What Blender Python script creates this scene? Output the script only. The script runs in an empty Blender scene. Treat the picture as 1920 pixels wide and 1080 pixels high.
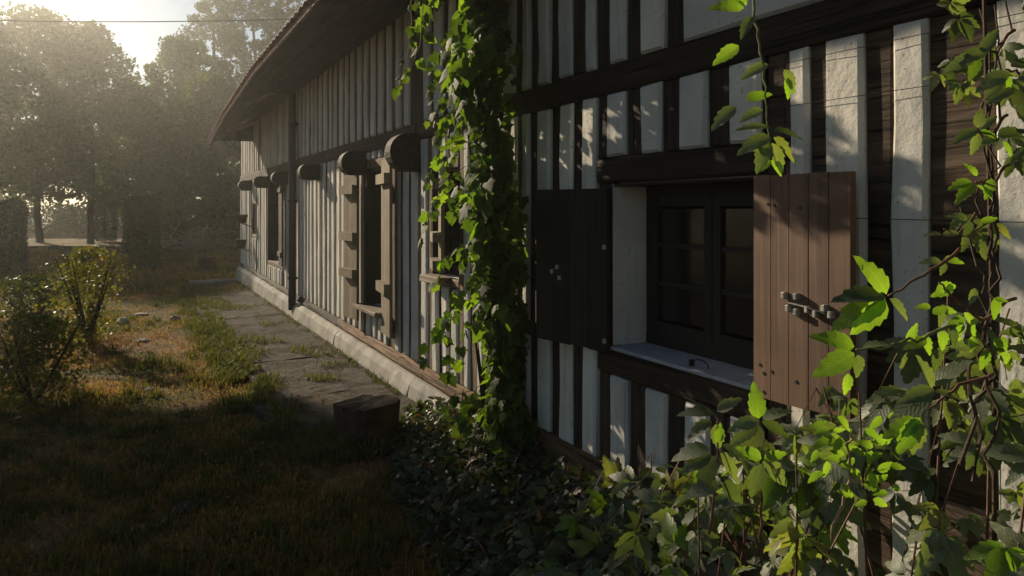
import bpy, bmesh, math, random
import numpy as np
from mathutils import Vector, Matrix, noise
R = math.radians
C = bpy.context.scene.collection
rng = random.Random(7)
NP = np.random.default_rng(11)

# ------------------------------------------------------------------ camera
CAMZ = 1.6
F = 1400.0                      # focal length in pixels of the 1920 px wide frame
A = math.atan(710 / F)          # wall direction against the view axis
cam = bpy.data.cameras.new('camera'); camo = bpy.data.objects.new('camera', cam); C.objects.link(camo)
camo.location = (0, 0, CAMZ); camo.rotation_euler = (R(90), 0, -A)
cam.lens = 36 * F / 1920; cam.sensor_width = 36; cam.shift_y = -148 / 1920
cam.clip_end = 2000; cam.clip_start = 0.05
bpy.context.scene.camera = camo
# ------------------------------------------------------------------ light
SUN_EL, SUN_AZ = 21.0, 16.0     # azimuth: degrees to the left of the wall's direction (+y)
world = bpy.data.worlds.new('World'); bpy.context.scene.world = world; world.use_nodes = True
nt = world.node_tree; nt.nodes.clear()
sky = nt.nodes.new('ShaderNodeTexSky'); sky.sky_type = 'NISHITA'; sky.sun_disc = False
sky.sun_elevation = R(SUN_EL); sky.sun_rotation = R(-SUN_AZ)
sky.air_density = 1.0; sky.dust_density = 0.1; sky.ozone_density = 1.0
bg = nt.nodes.new('ShaderNodeBackground'); bg.inputs[1].default_value = 0.05
wo = nt.nodes.new('ShaderNodeOutputWorld')
nt.links.new(sky.outputs[0], bg.inputs[0]); nt.links.new(bg.outputs[0], wo.inputs[0])
sl = bpy.data.lights.new('sun', 'SUN'); sl.energy = 5.0; sl.angle = R(0.6); sl.color = (1.0, 0.83, 0.60)
so = bpy.data.objects.new('sun', sl); C.objects.link(so)
sdir = Vector((-math.sin(R(SUN_AZ)) * math.cos(R(SUN_EL)), math.cos(R(SUN_AZ)) * math.cos(R(SUN_EL)), math.sin(R(SUN_EL))))
so.rotation_euler = sdir.to_track_quat('Z', 'Y').to_euler(); so.location = sdir * 60
sc = bpy.context.scene
sc.view_settings.view_transform = 'Standard'; sc.view_settings.look = 'None'
sc.view_settings.gamma = 1; sc.view_settings.exposure = 0.45; sc.view_settings.use_curve_mapping = False
sc.render.engine = 'CYCLES'; sc.cycles.use_denoising = True
sc.cycles.max_bounces = 8; sc.cycles.transparent_max_bounces = 12; sc.cycles.volume_bounces = 1
sc.cycles.sample_clamp_indirect = 3.0

# ------------------------------------------------------------------ geometry helpers
D = 2.114                        # distance from the camera to the wall's plane x = D
K = D / math.cos(A)
FW = Vector((math.sin(A), math.cos(A), 0)); RT = Vector((math.cos(A), -math.sin(A), 0))

def WY(px, x=D):                 # where a picture column meets the plane x
    return x / math.tan(A + math.atan((px - 960) / F))
def at(px, py, z):               # point at depth z along the view axis
    return Vector((0, 0, CAMZ)) + FW * z + RT * ((px - 960) / F * z) + Vector((0, 0, -(py - 392) / F * z))
def gnd(px, py, h=0.0):
    p = at(px, py, (CAMZ - h) * F / (py - 392)); p.z = h; return p

def mesh(name, verts, faces, mat=None, smooth=False):
    me = bpy.data.meshes.new(name); me.from_pydata([tuple(v) for v in verts], [], faces)
    if mat: me.materials.append(mat)
    if smooth:
        me.polygons.foreach_set('use_smooth', [True] * len(me.polygons))
    me.update(); return me
def link(name, me, parent=None, loc=(0, 0, 0)):
    o = bpy.data.objects.new(name, me); C.objects.link(o); o.location = loc
    if parent: o.parent = parent
    return o
def part(name, parent, vf, mat, smooth=False):
    """world-space verts -> a mesh child of parent (whose world origin is its stored base)"""
    b = base(parent)
    return link(name, mesh(name, [Vector(v) - b for v in vf[0]], vf[1], mat, smooth), parent)
def base(o):
    v = Vector((0, 0, 0))
    while o: v = v + o.location; o = o.parent
    return v
def thing(name, label, cat, loc=(0, 0, 0), group=None, kind=None):
    o = bpy.data.objects.new(name, None); C.objects.link(o); o.location = loc; o.empty_display_size = .1
    tag(o, label, cat, group, kind); return o
def tag(o, label=None, cat=None, group=None, kind=None):
    if label: o['label'] = label
    if cat: o['category'] = cat
    if group: o['group'] = group
    if kind: o['kind'] = kind
    return o
def join(*vfs):
    V, Fc = [], []
    for v, f in vfs:
        n = len(V); V += list(v); Fc += [tuple(i + n for i in q) for q in f]
    return V, Fc
def box(x0, x1, y0, y1, z0, z1, j=0.0):
    q = lambda: rng.uniform(-j, j)
    V = [(x + q(), y + q(), z + q()) for x in (x0, x1) for y in (y0, y1) for z in (z0, z1)]
    return V, [(0, 1, 3, 2), (4, 6, 7, 5), (0, 4, 5, 1), (2, 3, 7, 6), (0, 2, 6, 4), (1, 5, 7, 3)]
def bevbox(x0, x1, y0, y1, z0, z1, b=0.01, j=0.0, cuts=0):
    bm = bmesh.new()
    bmesh.ops.create_cube(bm, size=1)
    for v in bm.verts:
        v.co = ((x0 + x1) / 2 + v.co.x * (x1 - x0), (y0 + y1) / 2 + v.co.y * (y1 - y0), (z0 + z1) / 2 + v.co.z * (z1 - z0))
    if cuts: bmesh.ops.subdivide_edges(bm, edges=bm.edges[:], cuts=cuts, use_grid_fill=True)
    else: bmesh.ops.bevel(bm, geom=bm.edges[:], offset=b, segments=1, affect='EDGES')
    for v in bm.verts: v.co += Vector((rng.uniform(-j, j), rng.uniform(-j, j), rng.uniform(-j, j)))
    V = [v.co.copy() for v in bm.verts]; Fc = [tuple(v.index for v in f.verts) for f in bm.faces]
    bm.free(); return V, Fc
def tube(pts, r, n=6, r1=None):
    V, Fc = [], []; m = len(pts); r1 = r if r1 is None else r1
    for i, p in enumerate(pts):
        p = Vector(p); d = (Vector(pts[min(i + 1, m - 1)]) - Vector(pts[max(i - 1, 0)])).normalized()
        u = d.orthogonal().normalized() if abs(d.z) > .9 else d.cross(Vector((0, 0, 1))).normalized(); w = d.cross(u)
        rr = r + (r1 - r) * i / max(1, m - 1)
        for k in range(n):
            t = 2 * math.pi * k / n; V.append(p + (u * math.cos(t) + w * math.sin(t)) * rr)
    for i in range(m - 1):
        for k in range(n):
            a = i * n + k; b = i * n + (k + 1) % n; Fc.append((a, b, b + n, a + n))
    Fc.append(tuple(range(n))[::-1]); Fc.append(tuple((m - 1) * n + k for k in range(n)))
    return V, Fc
def wob(y0, y1, z0, z1, xf, depth, inset=.008, j=.004, bulge=0.0, la=0.0, lb=0.0):
    """a piece of wall (plaster infill or timber) with slightly irregular outline, front at xf, facing -x"""
    ny = max(1, min(4, int((y1 - y0) / .35))); nz = max(1, min(6, int((z1 - z0) / .16)))
    if ny > 1: nz = min(nz, 2)
    if (y1 - y0) > (z1 - z0): ny = max(ny, min(8, int((y1 - y0) / .5)))
    ring = []
    for i in range(ny): ring.append((y0 + (y1 - y0) * i / ny, z0))
    for i in range(nz): ring.append((y1, z0 + (z1 - z0) * i / nz))
    for i in range(ny): ring.append((y1 - (y1 - y0) * i / ny, z1))
    for i in range(nz): ring.append((y0, z1 - (z1 - z0) * i / nz))
    ring = [(a + rng.uniform(-j, j), b + rng.uniform(-j, j) * .6) for a, b in ring]
    ring = [(a + (la + (lb - la) * (a - y0) / (y1 - y0)) * (b - z0) / (z1 - z0), b) for a, b in ring]
    n = len(ring); cy, cz = (y0 + y1) / 2, (z0 + z1) / 2
    V = [(xf + depth, a, b) for a, b in ring]
    def ins(a, b, k):
        return (a + (k if a < cy + (la + lb) / 2 * (b - z0) / (z1 - z0) else -k) , b + (k if b < cz else -k))
    V += [(xf + inset * .7, a, b) for a, b in ring]
    V += [(xf - bulge * rng.uniform(.5, 1) + rng.uniform(-.002, .002),) + ins(a, b, inset) for a, b in ring]
    Fc = []
    for s in (0, n):
        for k in range(n):
            a, b = k + s, (k + 1) % n + s; Fc.append((a, a + n, b + n, b))
    Fc.append(tuple(range(2 * n, 3 * n))[::-1])
    return V, Fc

# ------------------------------------------------------------------ materials
def newmat(name):
    m = bpy.data.materials.new(name); m.use_nodes = True; t = m.node_tree; t.nodes.clear()
    out = t.nodes.new('ShaderNodeOutputMaterial'); return m, t, out
def nd(t, kind, **kw):
    n = t.nodes.new(kind)
    for k, v in kw.items():
        if k.startswith('i_'): n.inputs[k[2:].replace('_', ' ')].default_value = v
        else: setattr(n, k, v)
    return n
def coords(t, scale=(1, 1, 1), rot=(0, 0, 0)):
    tc = nd(t, 'ShaderNodeTexCoord'); mp = nd(t, 'ShaderNodeMapping')
    mp.inputs['Scale'].default_value = scale; mp.inputs['Rotation'].default_value = rot
    g = nd(t, 'ShaderNodeNewGeometry')
    t.links.new(g.outputs['Position'], mp.inputs[0]); return mp.outputs[0]
def noi(t, vec, scale, detail=5, rough=.55, dist=0):
    n = nd(t, 'ShaderNodeTexNoise'); n.inputs['Scale'].default_value = scale; n.inputs['Detail'].default_value = detail
    n.inputs['Roughness'].default_value = rough; n.inputs['Distortion'].default_value = dist
    t.links.new(vec, n.inputs['Vector']); return n.outputs['Fac']
def ramp(t, fac, stops):
    r = nd(t, 'ShaderNodeValToRGB'); e = r.color_ramp.elements
    while len(e) < len(stops): e.new(.5)
    for q, (p, c) in zip(e, stops): q.position = p; q.color = (*c, 1) if len(c) == 3 else c
    t.links.new(fac, r.inputs[0]); return r.outputs[0]
def mix(t, fac, a, b, mode='MIX'):
    m = nd(t, 'ShaderNodeMix', data_type='RGBA', blend_type=mode)
    for s, v in ((m.inputs[0], fac), (m.inputs[6], a), (m.inputs[7], b)):
        if hasattr(v, 'links'): t.links.new(v, s)
        elif isinstance(v, tuple): s.default_value = (*v, 1)
        else: s.default_value = v
    return m.outputs[2]
def math_(t, op, a, b=0.0):
    m = nd(t, 'ShaderNodeMath', operation=op)
    for s, v in ((m.inputs[0], a), (m.inputs[1], b)):
        if hasattr(v, 'links'): t.links.new(v, s)
        else: s.default_value = v
    return m.outputs[0]
def finish(t, out, col, rough=.85, bump=None, bs=.3, bd=.01, spec=.3, metal=0.0):
    p = nd(t, 'ShaderNodeBsdfPrincipled')
    if hasattr(col, 'links'): t.links.new(col, p.inputs['Base Color'])
    else: p.inputs['Base Color'].default_value = (*col, 1)
    if hasattr(rough, 'links'): t.links.new(rough, p.inputs['Roughness'])
    else: p.inputs['Roughness'].default_value = rough
    p.inputs['Specular IOR Level'].default_value = spec; p.inputs['Metallic'].default_value = metal
    if bump is not None:
        b = nd(t, 'ShaderNodeBump'); b.inputs['Strength'].default_value = bs; b.inputs['Distance'].default_value = bd
        t.links.new(bump, b.inputs['Height']); t.links.new(b.outputs[0], p.inputs['Normal'])
    t.links.new(p.outputs[0], out.inputs[0]); return p

def wood(name, c0, c1, c2, axis='z', fine=26, bump=.6, bd=.008, rough=.8, spec=.25):
    m, t, out = newmat(name)
    lo = 1.2; s = {'z': (fine, fine, lo), 'y': (fine, lo, fine), 'x': (lo, fine, fine)}[axis]
    v = coords(t, s)
    oi = nd(t, 'ShaderNodeObjectInfo')
    addv = nd(t, 'ShaderNodeVectorMath', operation='MULTIPLY_ADD')
    addv.inputs[1].default_value = (37, 37, 37); comb = nd(t, 'ShaderNodeCombineXYZ')
    for k in range(3): t.links.new(oi.outputs['Random'], comb.inputs[k])
    t.links.new(comb.outputs[0], addv.inputs[0]); t.links.new(v, addv.inputs[2])
    g = noi(t, addv.outputs[0], 1.0, 7, .65, .6)
    g2 = noi(t, coords(t), 2.3, 4, .6)
    col = ramp(t, g, [(.28, c0), (.5, c1), (.72, c2)])
    shade = ramp(t, oi.outputs['Random'], [(0, (.7, .7, .72)), (1, (1.15, 1.1, 1.05))])
    col = mix(t, 1.0, col, shade, 'MULTIPLY')
    st = ramp(t, g2, [(.35, (.55, .55, .55)), (.6, (1, 1, 1))])
    col = mix(t, .7, col, st, 'MULTIPLY')
    s2 = {'z': (55, 55, 1.1), 'y': (55, 1.1, 55), 'x': (1.1, 55, 55)}[axis]
    ck = noi(t, coords(t, s2), 1.0, 2, .5, .3); ckf = ramp(t, ck, [(.60, (1, 1, 1)), (.645, (.22, .2, .18))])
    if axis != 'x' and 'shutter' not in name: col = mix(t, 1.0, col, ckf, 'MULTIPLY')
    if 'shutter' not in name: g = math_(t, 'SUBTRACT', g, math_(t, 'MULTIPLY', math_(t, 'GREATER_THAN', ck, .63), .5))
    finish(t, out, col, rough, g, bump, bd, spec); return m
def plaster(name, c0=(.58, .56, .51), c1=(.76, .74, .68), tint=(.30, .25, .18)):
    m, t, out = newmat(name)
    v = coords(t); oi = nd(t, 'ShaderNodeObjectInfo')
    big = noi(t, v, 3.0, 6, .6); fine = noi(t, v, 22, 6, .6); vert = noi(t, coords(t, (9, 9, .8)), 1.6, 5, .6)
    col = ramp(t, big, [(.3, c0), (.65, c1)])
    dirt = ramp(t, vert, [(.56, (0, 0, 0)), (.75, (.55, .55, .55))])
    col = mix(t, dirt, col, tint)
    spots = ramp(t, noi(t, v, 55, 3, .5), [(.66, (0, 0, 0)), (.72, (.6, .6, .6))])
    col = mix(t, spots, col, (.22, .18, .13))
    shade = ramp(t, oi.outputs['Random'], [(0, (.78, .8, .84)), (1, (1.06, 1.04, 1.0))])
    col = mix(t, 1.0, col, shade, 'MULTIPLY')
    h = math_(t, 'ADD', math_(t, 'MULTIPLY', big, 1.4), fine)
    sp = nd(t, 'ShaderNodeSeparateXYZ'); t.links.new(v, sp.inputs[0])
    low = ramp(t, math_(t, 'ADD', sp.outputs[2], math_(t, 'MULTIPLY', vert, 1.1)), [(.75, (.75, .75, .75)), (1.0, (0, 0, 0))])
    col = mix(t, low, col, mix(t, .5, tint, col))
    finish(t, out, col, .9, h, .45, .012, .2); return m

M = {}
M['timber'] = wood('dark_timber', (.016, .012, .009), (.036, .027, .020), (.085, .062, .045), 'z')
M['timber_grey_lit'] = wood('weathered_lit_timber', (.075, .048, .030), (.185, .130, .085), (.34, .265, .19), 'z', fine=34)  # weathered studs, lightened where the sun catches them; sunlight put into the colour
M['timber_brown_lit'] = wood('rough_brown_lit_timber', (.030, .021, .014), (.085, .058, .040), (.19, .135, .10), 'y', fine=16, bump=1.0, bd=.02)  # lighter brown copy of the dark timber, sunlight painted into its colour
M['beam'] = wood('dark_beam', (.015, .011, .008), (.034, .025, .018), (.085, .060, .042), 'y')
M['beam_brown'] = wood('rotten_brown_beam', (.09, .048, .024), (.21, .125, .07), (.34, .22, .13), 'y', fine=18, bump=1.0, bd=.02)
M['ledge'] = wood('weathered_ledge', (.16, .12, .08), (.28, .22, .155), (.40, .33, .25), 'y')
M['shutter_brown'] = wood('brown_shutter_board', (.115, .062, .038), (.165, .096, .062), (.235, .15, .10), 'z', fine=40, bump=.35, bd=.004, rough=.62, spec=.35)
M['shutter_dark'] = wood('dark_shutter_board', (.018, .015, .010), (.028, .023, .017), (.045, .037, .027), 'z', fine=40, bump=.3, bd=.004)
M['shutter_grey'] = wood('grey_shutter_board', (.13, .10, .06), (.25, .20, .13), (.36, .30, .21), 'z', fine=34)
M['soffit'] = wood('soffit_board', (.04, .03, .022), (.075, .058, .045), (.11, .09, .07), 'y')
M['plaster'] = plaster('whitewashed_plaster')
M['plinth'] = plaster('whitewashed_plinth', (.30, .29, .27), (.56, .55, .52), (.16, .14, .10))
M['sill_stone'] = plaster('pale_sill', (.34, .36, .38), (.50, .52, .54), (.2, .2, .2))
def simple(name, c, rough=.6, metal=0.0, spec=.4, nscale=20, var=.5, bs=.3):
    m, t, out = newmat(name); n = noi(t, coords(t), nscale, 5, .6)
    col = ramp(t, n, [(.3, tuple(k * (1 - var) for k in c)), (.7, tuple(min(1, k * (1 + var * .6)) for k in c))])
    finish(t, out, col, rough, n, bs, .005, spec, metal); return m
M['iron'] = simple('black_iron', (.03, .028, .025), .55, .6)
M['zinc'] = simple('pale_metal', (.42, .40, .36), .5, .3)
M['pipe'] = simple('dark_pipe', (.045, .042, .04), .5, .3)
M['frame'] = simple('dark_window_frame', (.010, .0095, .008), .6)
M['interior_shade'] = simple('interior_shade', (.02, .018, .016), .9)  # near-black, the unlit room's shade put into the colour
M['tile'] = simple('terracotta_tile', (.34, .215, .18), .8, 0, .3, 9)
M['stone'] = simple('pale_stone', (.40, .37, .33), .85, 0, .3, 14, .45, .7)
M['block'] = wood('mossy_block', (.018, .014, .008), (.042, .030, .018), (.085, .06, .036), 'x', fine=16, bump=1.0, bd=.02)
M['bark'] = wood('tree_bark', (.03, .023, .017), (.07, .055, .04), (.12, .10, .08), 'z', fine=9, bump=1.0, bd=.03)
M['twig_dark'] = simple('dark_twig', (.07, .045, .03), .8, 0, .2, 60)
M['twig'] = simple('reddish_twig', (.15, .075, .045), .7, 0, .3, 60)
M['twig_pale'] = simple('pale_dry_twig', (.33, .23, .15), .8, 0, .3, 60)
M['stem_green'] = simple('green_stem', (.16, .19, .05), .6, 0, .3, 60)
m, t, out = newmat('window_glass')
p = nd(t, 'ShaderNodeBsdfPrincipled'); p.inputs['Base Color'].default_value = (.03, .033, .03, 1); p.inputs['Roughness'].default_value = .12; p.inputs['Specular IOR Level'].default_value = .25
p.inputs['Transmission Weight'].default_value = .6; p.inputs['IOR'].default_value = 1.45
t.links.new(p.outputs[0], out.inputs[0]); M['glass'] = m

def leafmat(name, stops, trans=.45, tcol=(1.9, 2.0, .75), rough=.42, spec=.45, veins=True):
    m, t, out = newmat(name)
    oi = nd(t, 'ShaderNodeObjectInfo'); at_ = nd(t, 'ShaderNodeAttribute', attribute_name='rnd')
    r = math_(t, 'FRACT', math_(t, 'ADD', oi.outputs['Random'], at_.outputs['Fac']))
    col = ramp(t, r, stops)
    n = noi(t, coords(t), 14, 3, .6); col = mix(t, .6, col, ramp(t, n, [(.35, (.6, .6, .55)), (.65, (1.1, 1.1, 1.05))]), 'MULTIPLY')
    bump = None
    if veins:
        uv = nd(t, 'ShaderNodeUVMap'); sp = nd(t, 'ShaderNodeSeparateXYZ'); t.links.new(uv.outputs[0], sp.inputs[0])
        au = math_(t, 'ABSOLUTE', math_(t, 'SUBTRACT', sp.outputs[0], .5))
        ph = math_(t, 'MULTIPLY', math_(t, 'SUBTRACT', sp.outputs[1], math_(t, 'MULTIPLY', au, .75)), 8.0)
        tri = math_(t, 'PINGPONG', ph, .5)
        lat = math_(t, 'LESS_THAN', tri, .055); mid = math_(t, 'LESS_THAN', au, .022)
        v = math_(t, 'MAXIMUM', lat, mid)
        col = mix(t, math_(t, 'MULTIPLY', v, .35), col, mix(t, 1.0, col, (1.7, 1.6, 1.5), 'MULTIPLY'))
        bump = math_(t, 'ADD', math_(t, 'MULTIPLY', tri, 2.0), math_(t, 'MULTIPLY', v, -.6))
    p = finish(t, out, col, rough, bump, .35, .0009, spec)
    tl = nd(t, 'ShaderNodeBsdfTranslucent'); t.links.new(mix(t, 1.0, col, tcol, 'MULTIPLY'), tl.inputs[0])
    ms = nd(t, 'ShaderNodeMixShader'); ms.inputs[0].default_value = trans
    t.links.new(p.outputs[0], ms.inputs[1]); t.links.new(tl.outputs[0], ms.inputs[2]); t.links.new(ms.outputs[0], out.inputs[0])
    return m
M['creeper'] = leafmat('creeper_leaf', [(0, (.060, .080, .046)), (.3, (.11, .135, .085)), (.75, (.16, .185, .12)), (.95, (.17, .19, .11)), (1, (.20, .19, .07))], .36, (2.2, 2.6, .5), .5, .5)
M['creeper_lit'] = leafmat('lit_creeper_leaf', [(0, (.13, .20, .035)), (1, (.19, .27, .05))], .55, (2.0, 2.4, .6), .4, .45)  # brighter copy of the creeper green for leaves in sun, light in the colour
M['vine'] = leafmat('vine_leaf', [(0, (.038, .06, .017)), (.5, (.075, .115, .026)), (1, (.145, .195, .036))], .55, (2.3, 2.7, .55), .6, .2, veins=False)
M['ivy'] = leafmat('ivy_leaf', [(0, (.025, .038, .018)), (.8, (.06, .078, .036)), (.93, (.08, .09, .04)), (1, (.14, .06, .03))], .3, (1.9, 2.1, .6), .5, .3, veins=False)
M['tree_leaf'] = leafmat('tree_leaf', [(0, (.035, .055, .02)), (1, (.085, .11, .035))], .4, (1.9, 1.9, .7), .6, .25, veins=False)
M['pine_leaf'] = leafmat('pine_needles', [(0, (.03, .05, .024)), (1, (.065, .085, .035))], .3, (1.8, 1.8, .8), .6, .25, veins=False)
M['hedge_leaf'] = leafmat('hedge_leaf', [(0, (.03, .045, .018)), (1, (.07, .09, .03))], .3, (2.2, 2.1, .6), .5, .3, veins=False)
M['bush_leaf'] = leafmat('bush_leaf', [(0, (.06, .07, .02)), (.6, (.10, .12, .035)), (.9, (.15, .14, .04)), (1, (.17, .08, .03))], .45, (2.3, 2.1, .6), .5, .3, veins=False)
M['dry'] = leafmat('dry_leaf', [(0, (.20, .10, .05)), (1, (.30, .20, .11))], .2, (1.5, 1.2, .7), .7, .2, veins=False)

def groundcol(t, v):
    big = noi(t, v, .55, 5, .6); mid = noi(t, v, 2.6, 6, .65); fine = noi(t, v, 26, 6, .7)
    dry = ramp(t, fine, [(.3, (.10, .058, .026)), (.5, (.22, .132, .058)), (.7, (.38, .245, .115))])
    grn = ramp(t, fine, [(.3, (.035, .042, .012)), (.7, (.09, .10, .028))])
    f = ramp(t, math_(t, 'ADD', math_(t, 'MULTIPLY', big, .5), math_(t, 'MULTIPLY', mid, .5)), [(.45, (0, 0, 0)), (.56, (1, 1, 1))])
    return mix(t, f, dry, grn), fine, mid
m, t, out = newmat('ground_soil_and_grass'); v = coords(t)
col, fine, mid = groundcol(t, v)
finish(t, out, col, .95, math_(t, 'ADD', fine, mid), .9, .03, .1); M['ground'] = m
m, t, out = newmat('grass_blade'); v = coords(t); col, fine, mid = groundcol(t, v)
at_ = nd(t, 'ShaderNodeAttribute', attribute_name='rnd')
col = mix(t, 1.0, col, ramp(t, at_.outputs['Fac'], [(0, (.7, .75, .6)), (1, (1.3, 1.3, 1.1))]), 'MULTIPLY')
p = finish(t, out, col, .7, None, spec=.15)
tl = nd(t, 'ShaderNodeBsdfTranslucent'); t.links.new(mix(t, 1.0, col, (1.8, 1.7, .8), 'MULTIPLY'), tl.inputs[0])
ms = nd(t, 'ShaderNodeMixShader'); ms.inputs[0].default_value = .4
t.links.new(p.outputs[0], ms.inputs[1]); t.links.new(tl.outputs[0], ms.inputs[2]); t.links.new(ms.outputs[0], out.inputs[0])
M['grass'] = m
M['grass_green'] = leafmat('green_grass', [(0, (.045, .065, .018)), (.7, (.085, .105, .03)), (1, (.15, .13, .06))], .4, (1.8, 1.7, .7), .6, .2, veins=False)
m, t, out = newmat('worn_concrete'); v = coords(t)
a_, b_, c_ = noi(t, v, 3.2, 8, .72, .9), noi(t, v, 11, 6, .75), noi(t, v, 60, 4, .7)
col = ramp(t, b_, [(.3, (.07, .064, .055)), (.55, (.125, .115, .10)), (.75, (.21, .195, .175))])  # greys darkened in place of the shade lying on the path
dirt = ramp(t, a_, [(.44, (1, 1, 1)), (.52, (0, 0, 0))])
soil = ramp(t, c_, [(.35, (.03, .022, .014)), (.65, (.10, .07, .042))])
col = mix(t, math_(t, 'MULTIPLY', dirt, .85), col, soil)
finish(t, out, col, .9, math_(t, 'ADD', math_(t, 'ADD', a_, b_), math_(t, 'MULTIPLY', c_, .4)), 1.0, .05, .1); M['concrete'] = m
M['lane'] = simple('shaded_sandy_lane', (.065, .058, .046), .95, 0, .0, 1.5, .35)  # sand darkened so its colour carries the shade over the lane
M['field'] = simple('pale_stubble', (.34, .30, .18), .95, 0, .1, .5, .3)  # one pale straw tone over the whole far field

# ------------------------------------------------------------------ setting: ground, lane, path
def ground_h(x, y):
    return .045 * noise.noise((x * .5, y * .5, 0)) + .02 * noise.noise((x * 1.7, y * 1.7, 3)) - .02
gx = np.concatenate([np.arange(-260, -20, 40), np.arange(-20, -6, 1.0), np.arange(-6, 3.0, .18), np.arange(3.0, 12, 1.5), np.arange(12, 260, 40)])
gy = np.concatenate([np.arange(-94, -4, 30), np.arange(-4, 1, .6), np.arange(1, 18, .2), np.arange(18, 60, 1.5), np.arange(60, 330, 40)])
V = [(x, y, ground_h(x, y) if abs(x) < 40 and abs(y) < 80 else -.02) for y in gy for x in gx]
nx = len(gx); Fc = [(j * nx + i, j * nx + i + 1, (j + 1) * nx + i + 1, (j + 1) * nx + i) for j in range(len(gy) - 1) for i in range(nx - 1)]
tag(link('ground', mesh('ground', V, Fc, M['ground'], True)), kind='structure')

def strip(name, pts_l, pts_r, z, mat):
    V = []; Fc = []
    for i, (l, r) in enumerate(zip(pts_l, pts_r)):
        for k in range(5):
            q = Vector(l).lerp(Vector(r), k / 4); V.append((q.x, q.y, z + ground_h(q.x, q.y) + .02))
    for i in range(len(pts_l) - 1):
        for k in range(4): a = i * 5 + k; Fc.append((a, a + 1, a + 6, a + 5))
    return tag(link(name, mesh(name, V, Fc, mat, True)), kind='structure')
lane_l = [at(-500 + i * 75, 392, 26.5 + math.sin(i * .8) * .8 + i * .05) for i in range(20)]
lane_r = [at(-500 + i * 75, 392, 32.5 + math.sin(i * .6) * 1.0 + i * .05) for i in range(20)]
strip('lane', lane_l, lane_r, .01, M['lane'])
fl = [at(-900 + i * 150, 392, 75) for i in range(14)]; fr = [at(-900 + i * 150, 392, 260) for i in range(14)]
strip('far_field', fl, fr, .05, M['field'])

path = tag(bpy.data.objects.new('footpath', None), kind='structure'); C.objects.link(path)
ys = [5.3, 6.3, 7.9, 9.9, 11.25, 13.2, 15.3, 16.9]
def path_left(y): return .93 + .10 * noise.noise((y * .9, 5, 1)) + .04 * noise.noise((y * 4, 5, 1)) + (.22 if y < 5.4 else 0) + max(0, y - 12) * .03
for i in range(len(ys) - 1):
    a0, a1 = ys[i] + .006, ys[i + 1] - .006
    top = .045 + rng.uniform(-.006, .010); n = 18; V = []
    xs = [0, .04, .15, .27, .4, .5, .62, .74, .85, 1]
    for j in range(n + 1):
        y = a0 + (a1 - a0) * j / n; l = path_left(y); r_ = 1.985
        for q in xs:
            V.append((l + (r_ - l) * q, y, top + .014 * noise.noise((q * 4, y * 3, i)) + .008 * noise.noise((q * 11, y * 9, i)) + .035 * (q ** 3)))
    w = len(xs)
    Fc = [(j * w + k, j * w + k + 1, (j + 1) * w + k + 1, (j + 1) * w + k) for j in range(n) for k in range(w - 1)]
    m0 = len(V); V += [(V[j * w][0] - .01, V[j * w][1], -.08) for j in range(n + 1)]
    Fc += [(m0 + j, j * w, (j + 1) * w, m0 + j + 1) for j in range(n)]
    m1 = len(V); V += [(V[k][0], V[k][1], -.08) for k in range(w)]
    Fc += [(m1 + k, m1 + k + 1, k + 1, k) for k in range(w - 1)]
    m2 = len(V); V += [(V[n * w + k][0], V[n * w + k][1], -.08) for k in range(w)]
    Fc += [(n * w + k, n * w + k + 1, m2 + k + 1, m2 + k) for k in range(w - 1)]
    link('slab', mesh('slab', V, Fc, M['concrete'], False), path)
part('slab_edge', path, join(bevbox(1.05, 1.96, 16.9, 17.06, 0, .10, .01, .004)), M['plinth'])

# ------------------------------------------------------------------ the farmhouse
house = thing('farmhouse', 'long old half-timbered farmhouse with dark studs, whitewashed infill and weathered shutters', 'house')
YN, YF = -2.2, 17.4
Z = lambda h: CAMZ + h
BEAM_T, BEAM_B = Z(.715), Z(.575)
TOP = Z(1.72)
def sill_top(y): return Z(-1.275 + max(0, y - 6) * .008 + .008 * noise.noise((y * 3, 0, 5)))
def sill_bot(y): return Z(-1.435 + max(0, y - 3) * .0125)
# openings: y0 (near) , y1 (far), z0, z1
OW = (WY(1434), WY(1150), Z(-.685), Z(.125))          # near window
OB = (WY(729), WY(687), Z(-.97), Z(.40))              # tall window
OC = (5.02, WY(811), Z(-.52), Z(.30))                # window by the vine
OD = (WY(530), WY(502), Z(-.90), Z(.50))              # far door-high window
OE = (WY(481), WY(473), Z(-.50), Z(.10))              # far slit
OPEN = [OW, OC, OB, OD, OE]
# masonry core behind the timbers, with the openings left free
core = []
cuts = sorted(OPEN); yc = YN
for o in cuts:
    core.append(box(D + .055, D + .26, yc, o[0], 0, TOP)); 
    core.append(box(D + .055, D + .26, o[0], o[1], 0, o[2])); core.append(box(D + .055, D + .26, o[0], o[1], o[3], TOP)); yc = o[1]
core.append(box(D + .055, D + .26, yc, YF, 0, TOP))
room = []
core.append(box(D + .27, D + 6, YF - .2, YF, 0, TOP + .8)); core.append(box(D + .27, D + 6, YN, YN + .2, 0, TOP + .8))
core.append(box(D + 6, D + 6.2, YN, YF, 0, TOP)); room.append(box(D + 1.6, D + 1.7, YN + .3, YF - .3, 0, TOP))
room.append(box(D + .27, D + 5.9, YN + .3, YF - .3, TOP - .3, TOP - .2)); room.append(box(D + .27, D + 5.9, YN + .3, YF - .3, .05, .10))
part('inner_wall', house, join(*room), M['interior_shade'])  # near-black boxes closing the rooms, added so the windows stay dark
part('wall', house, join(*core), M['plaster'])

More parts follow.
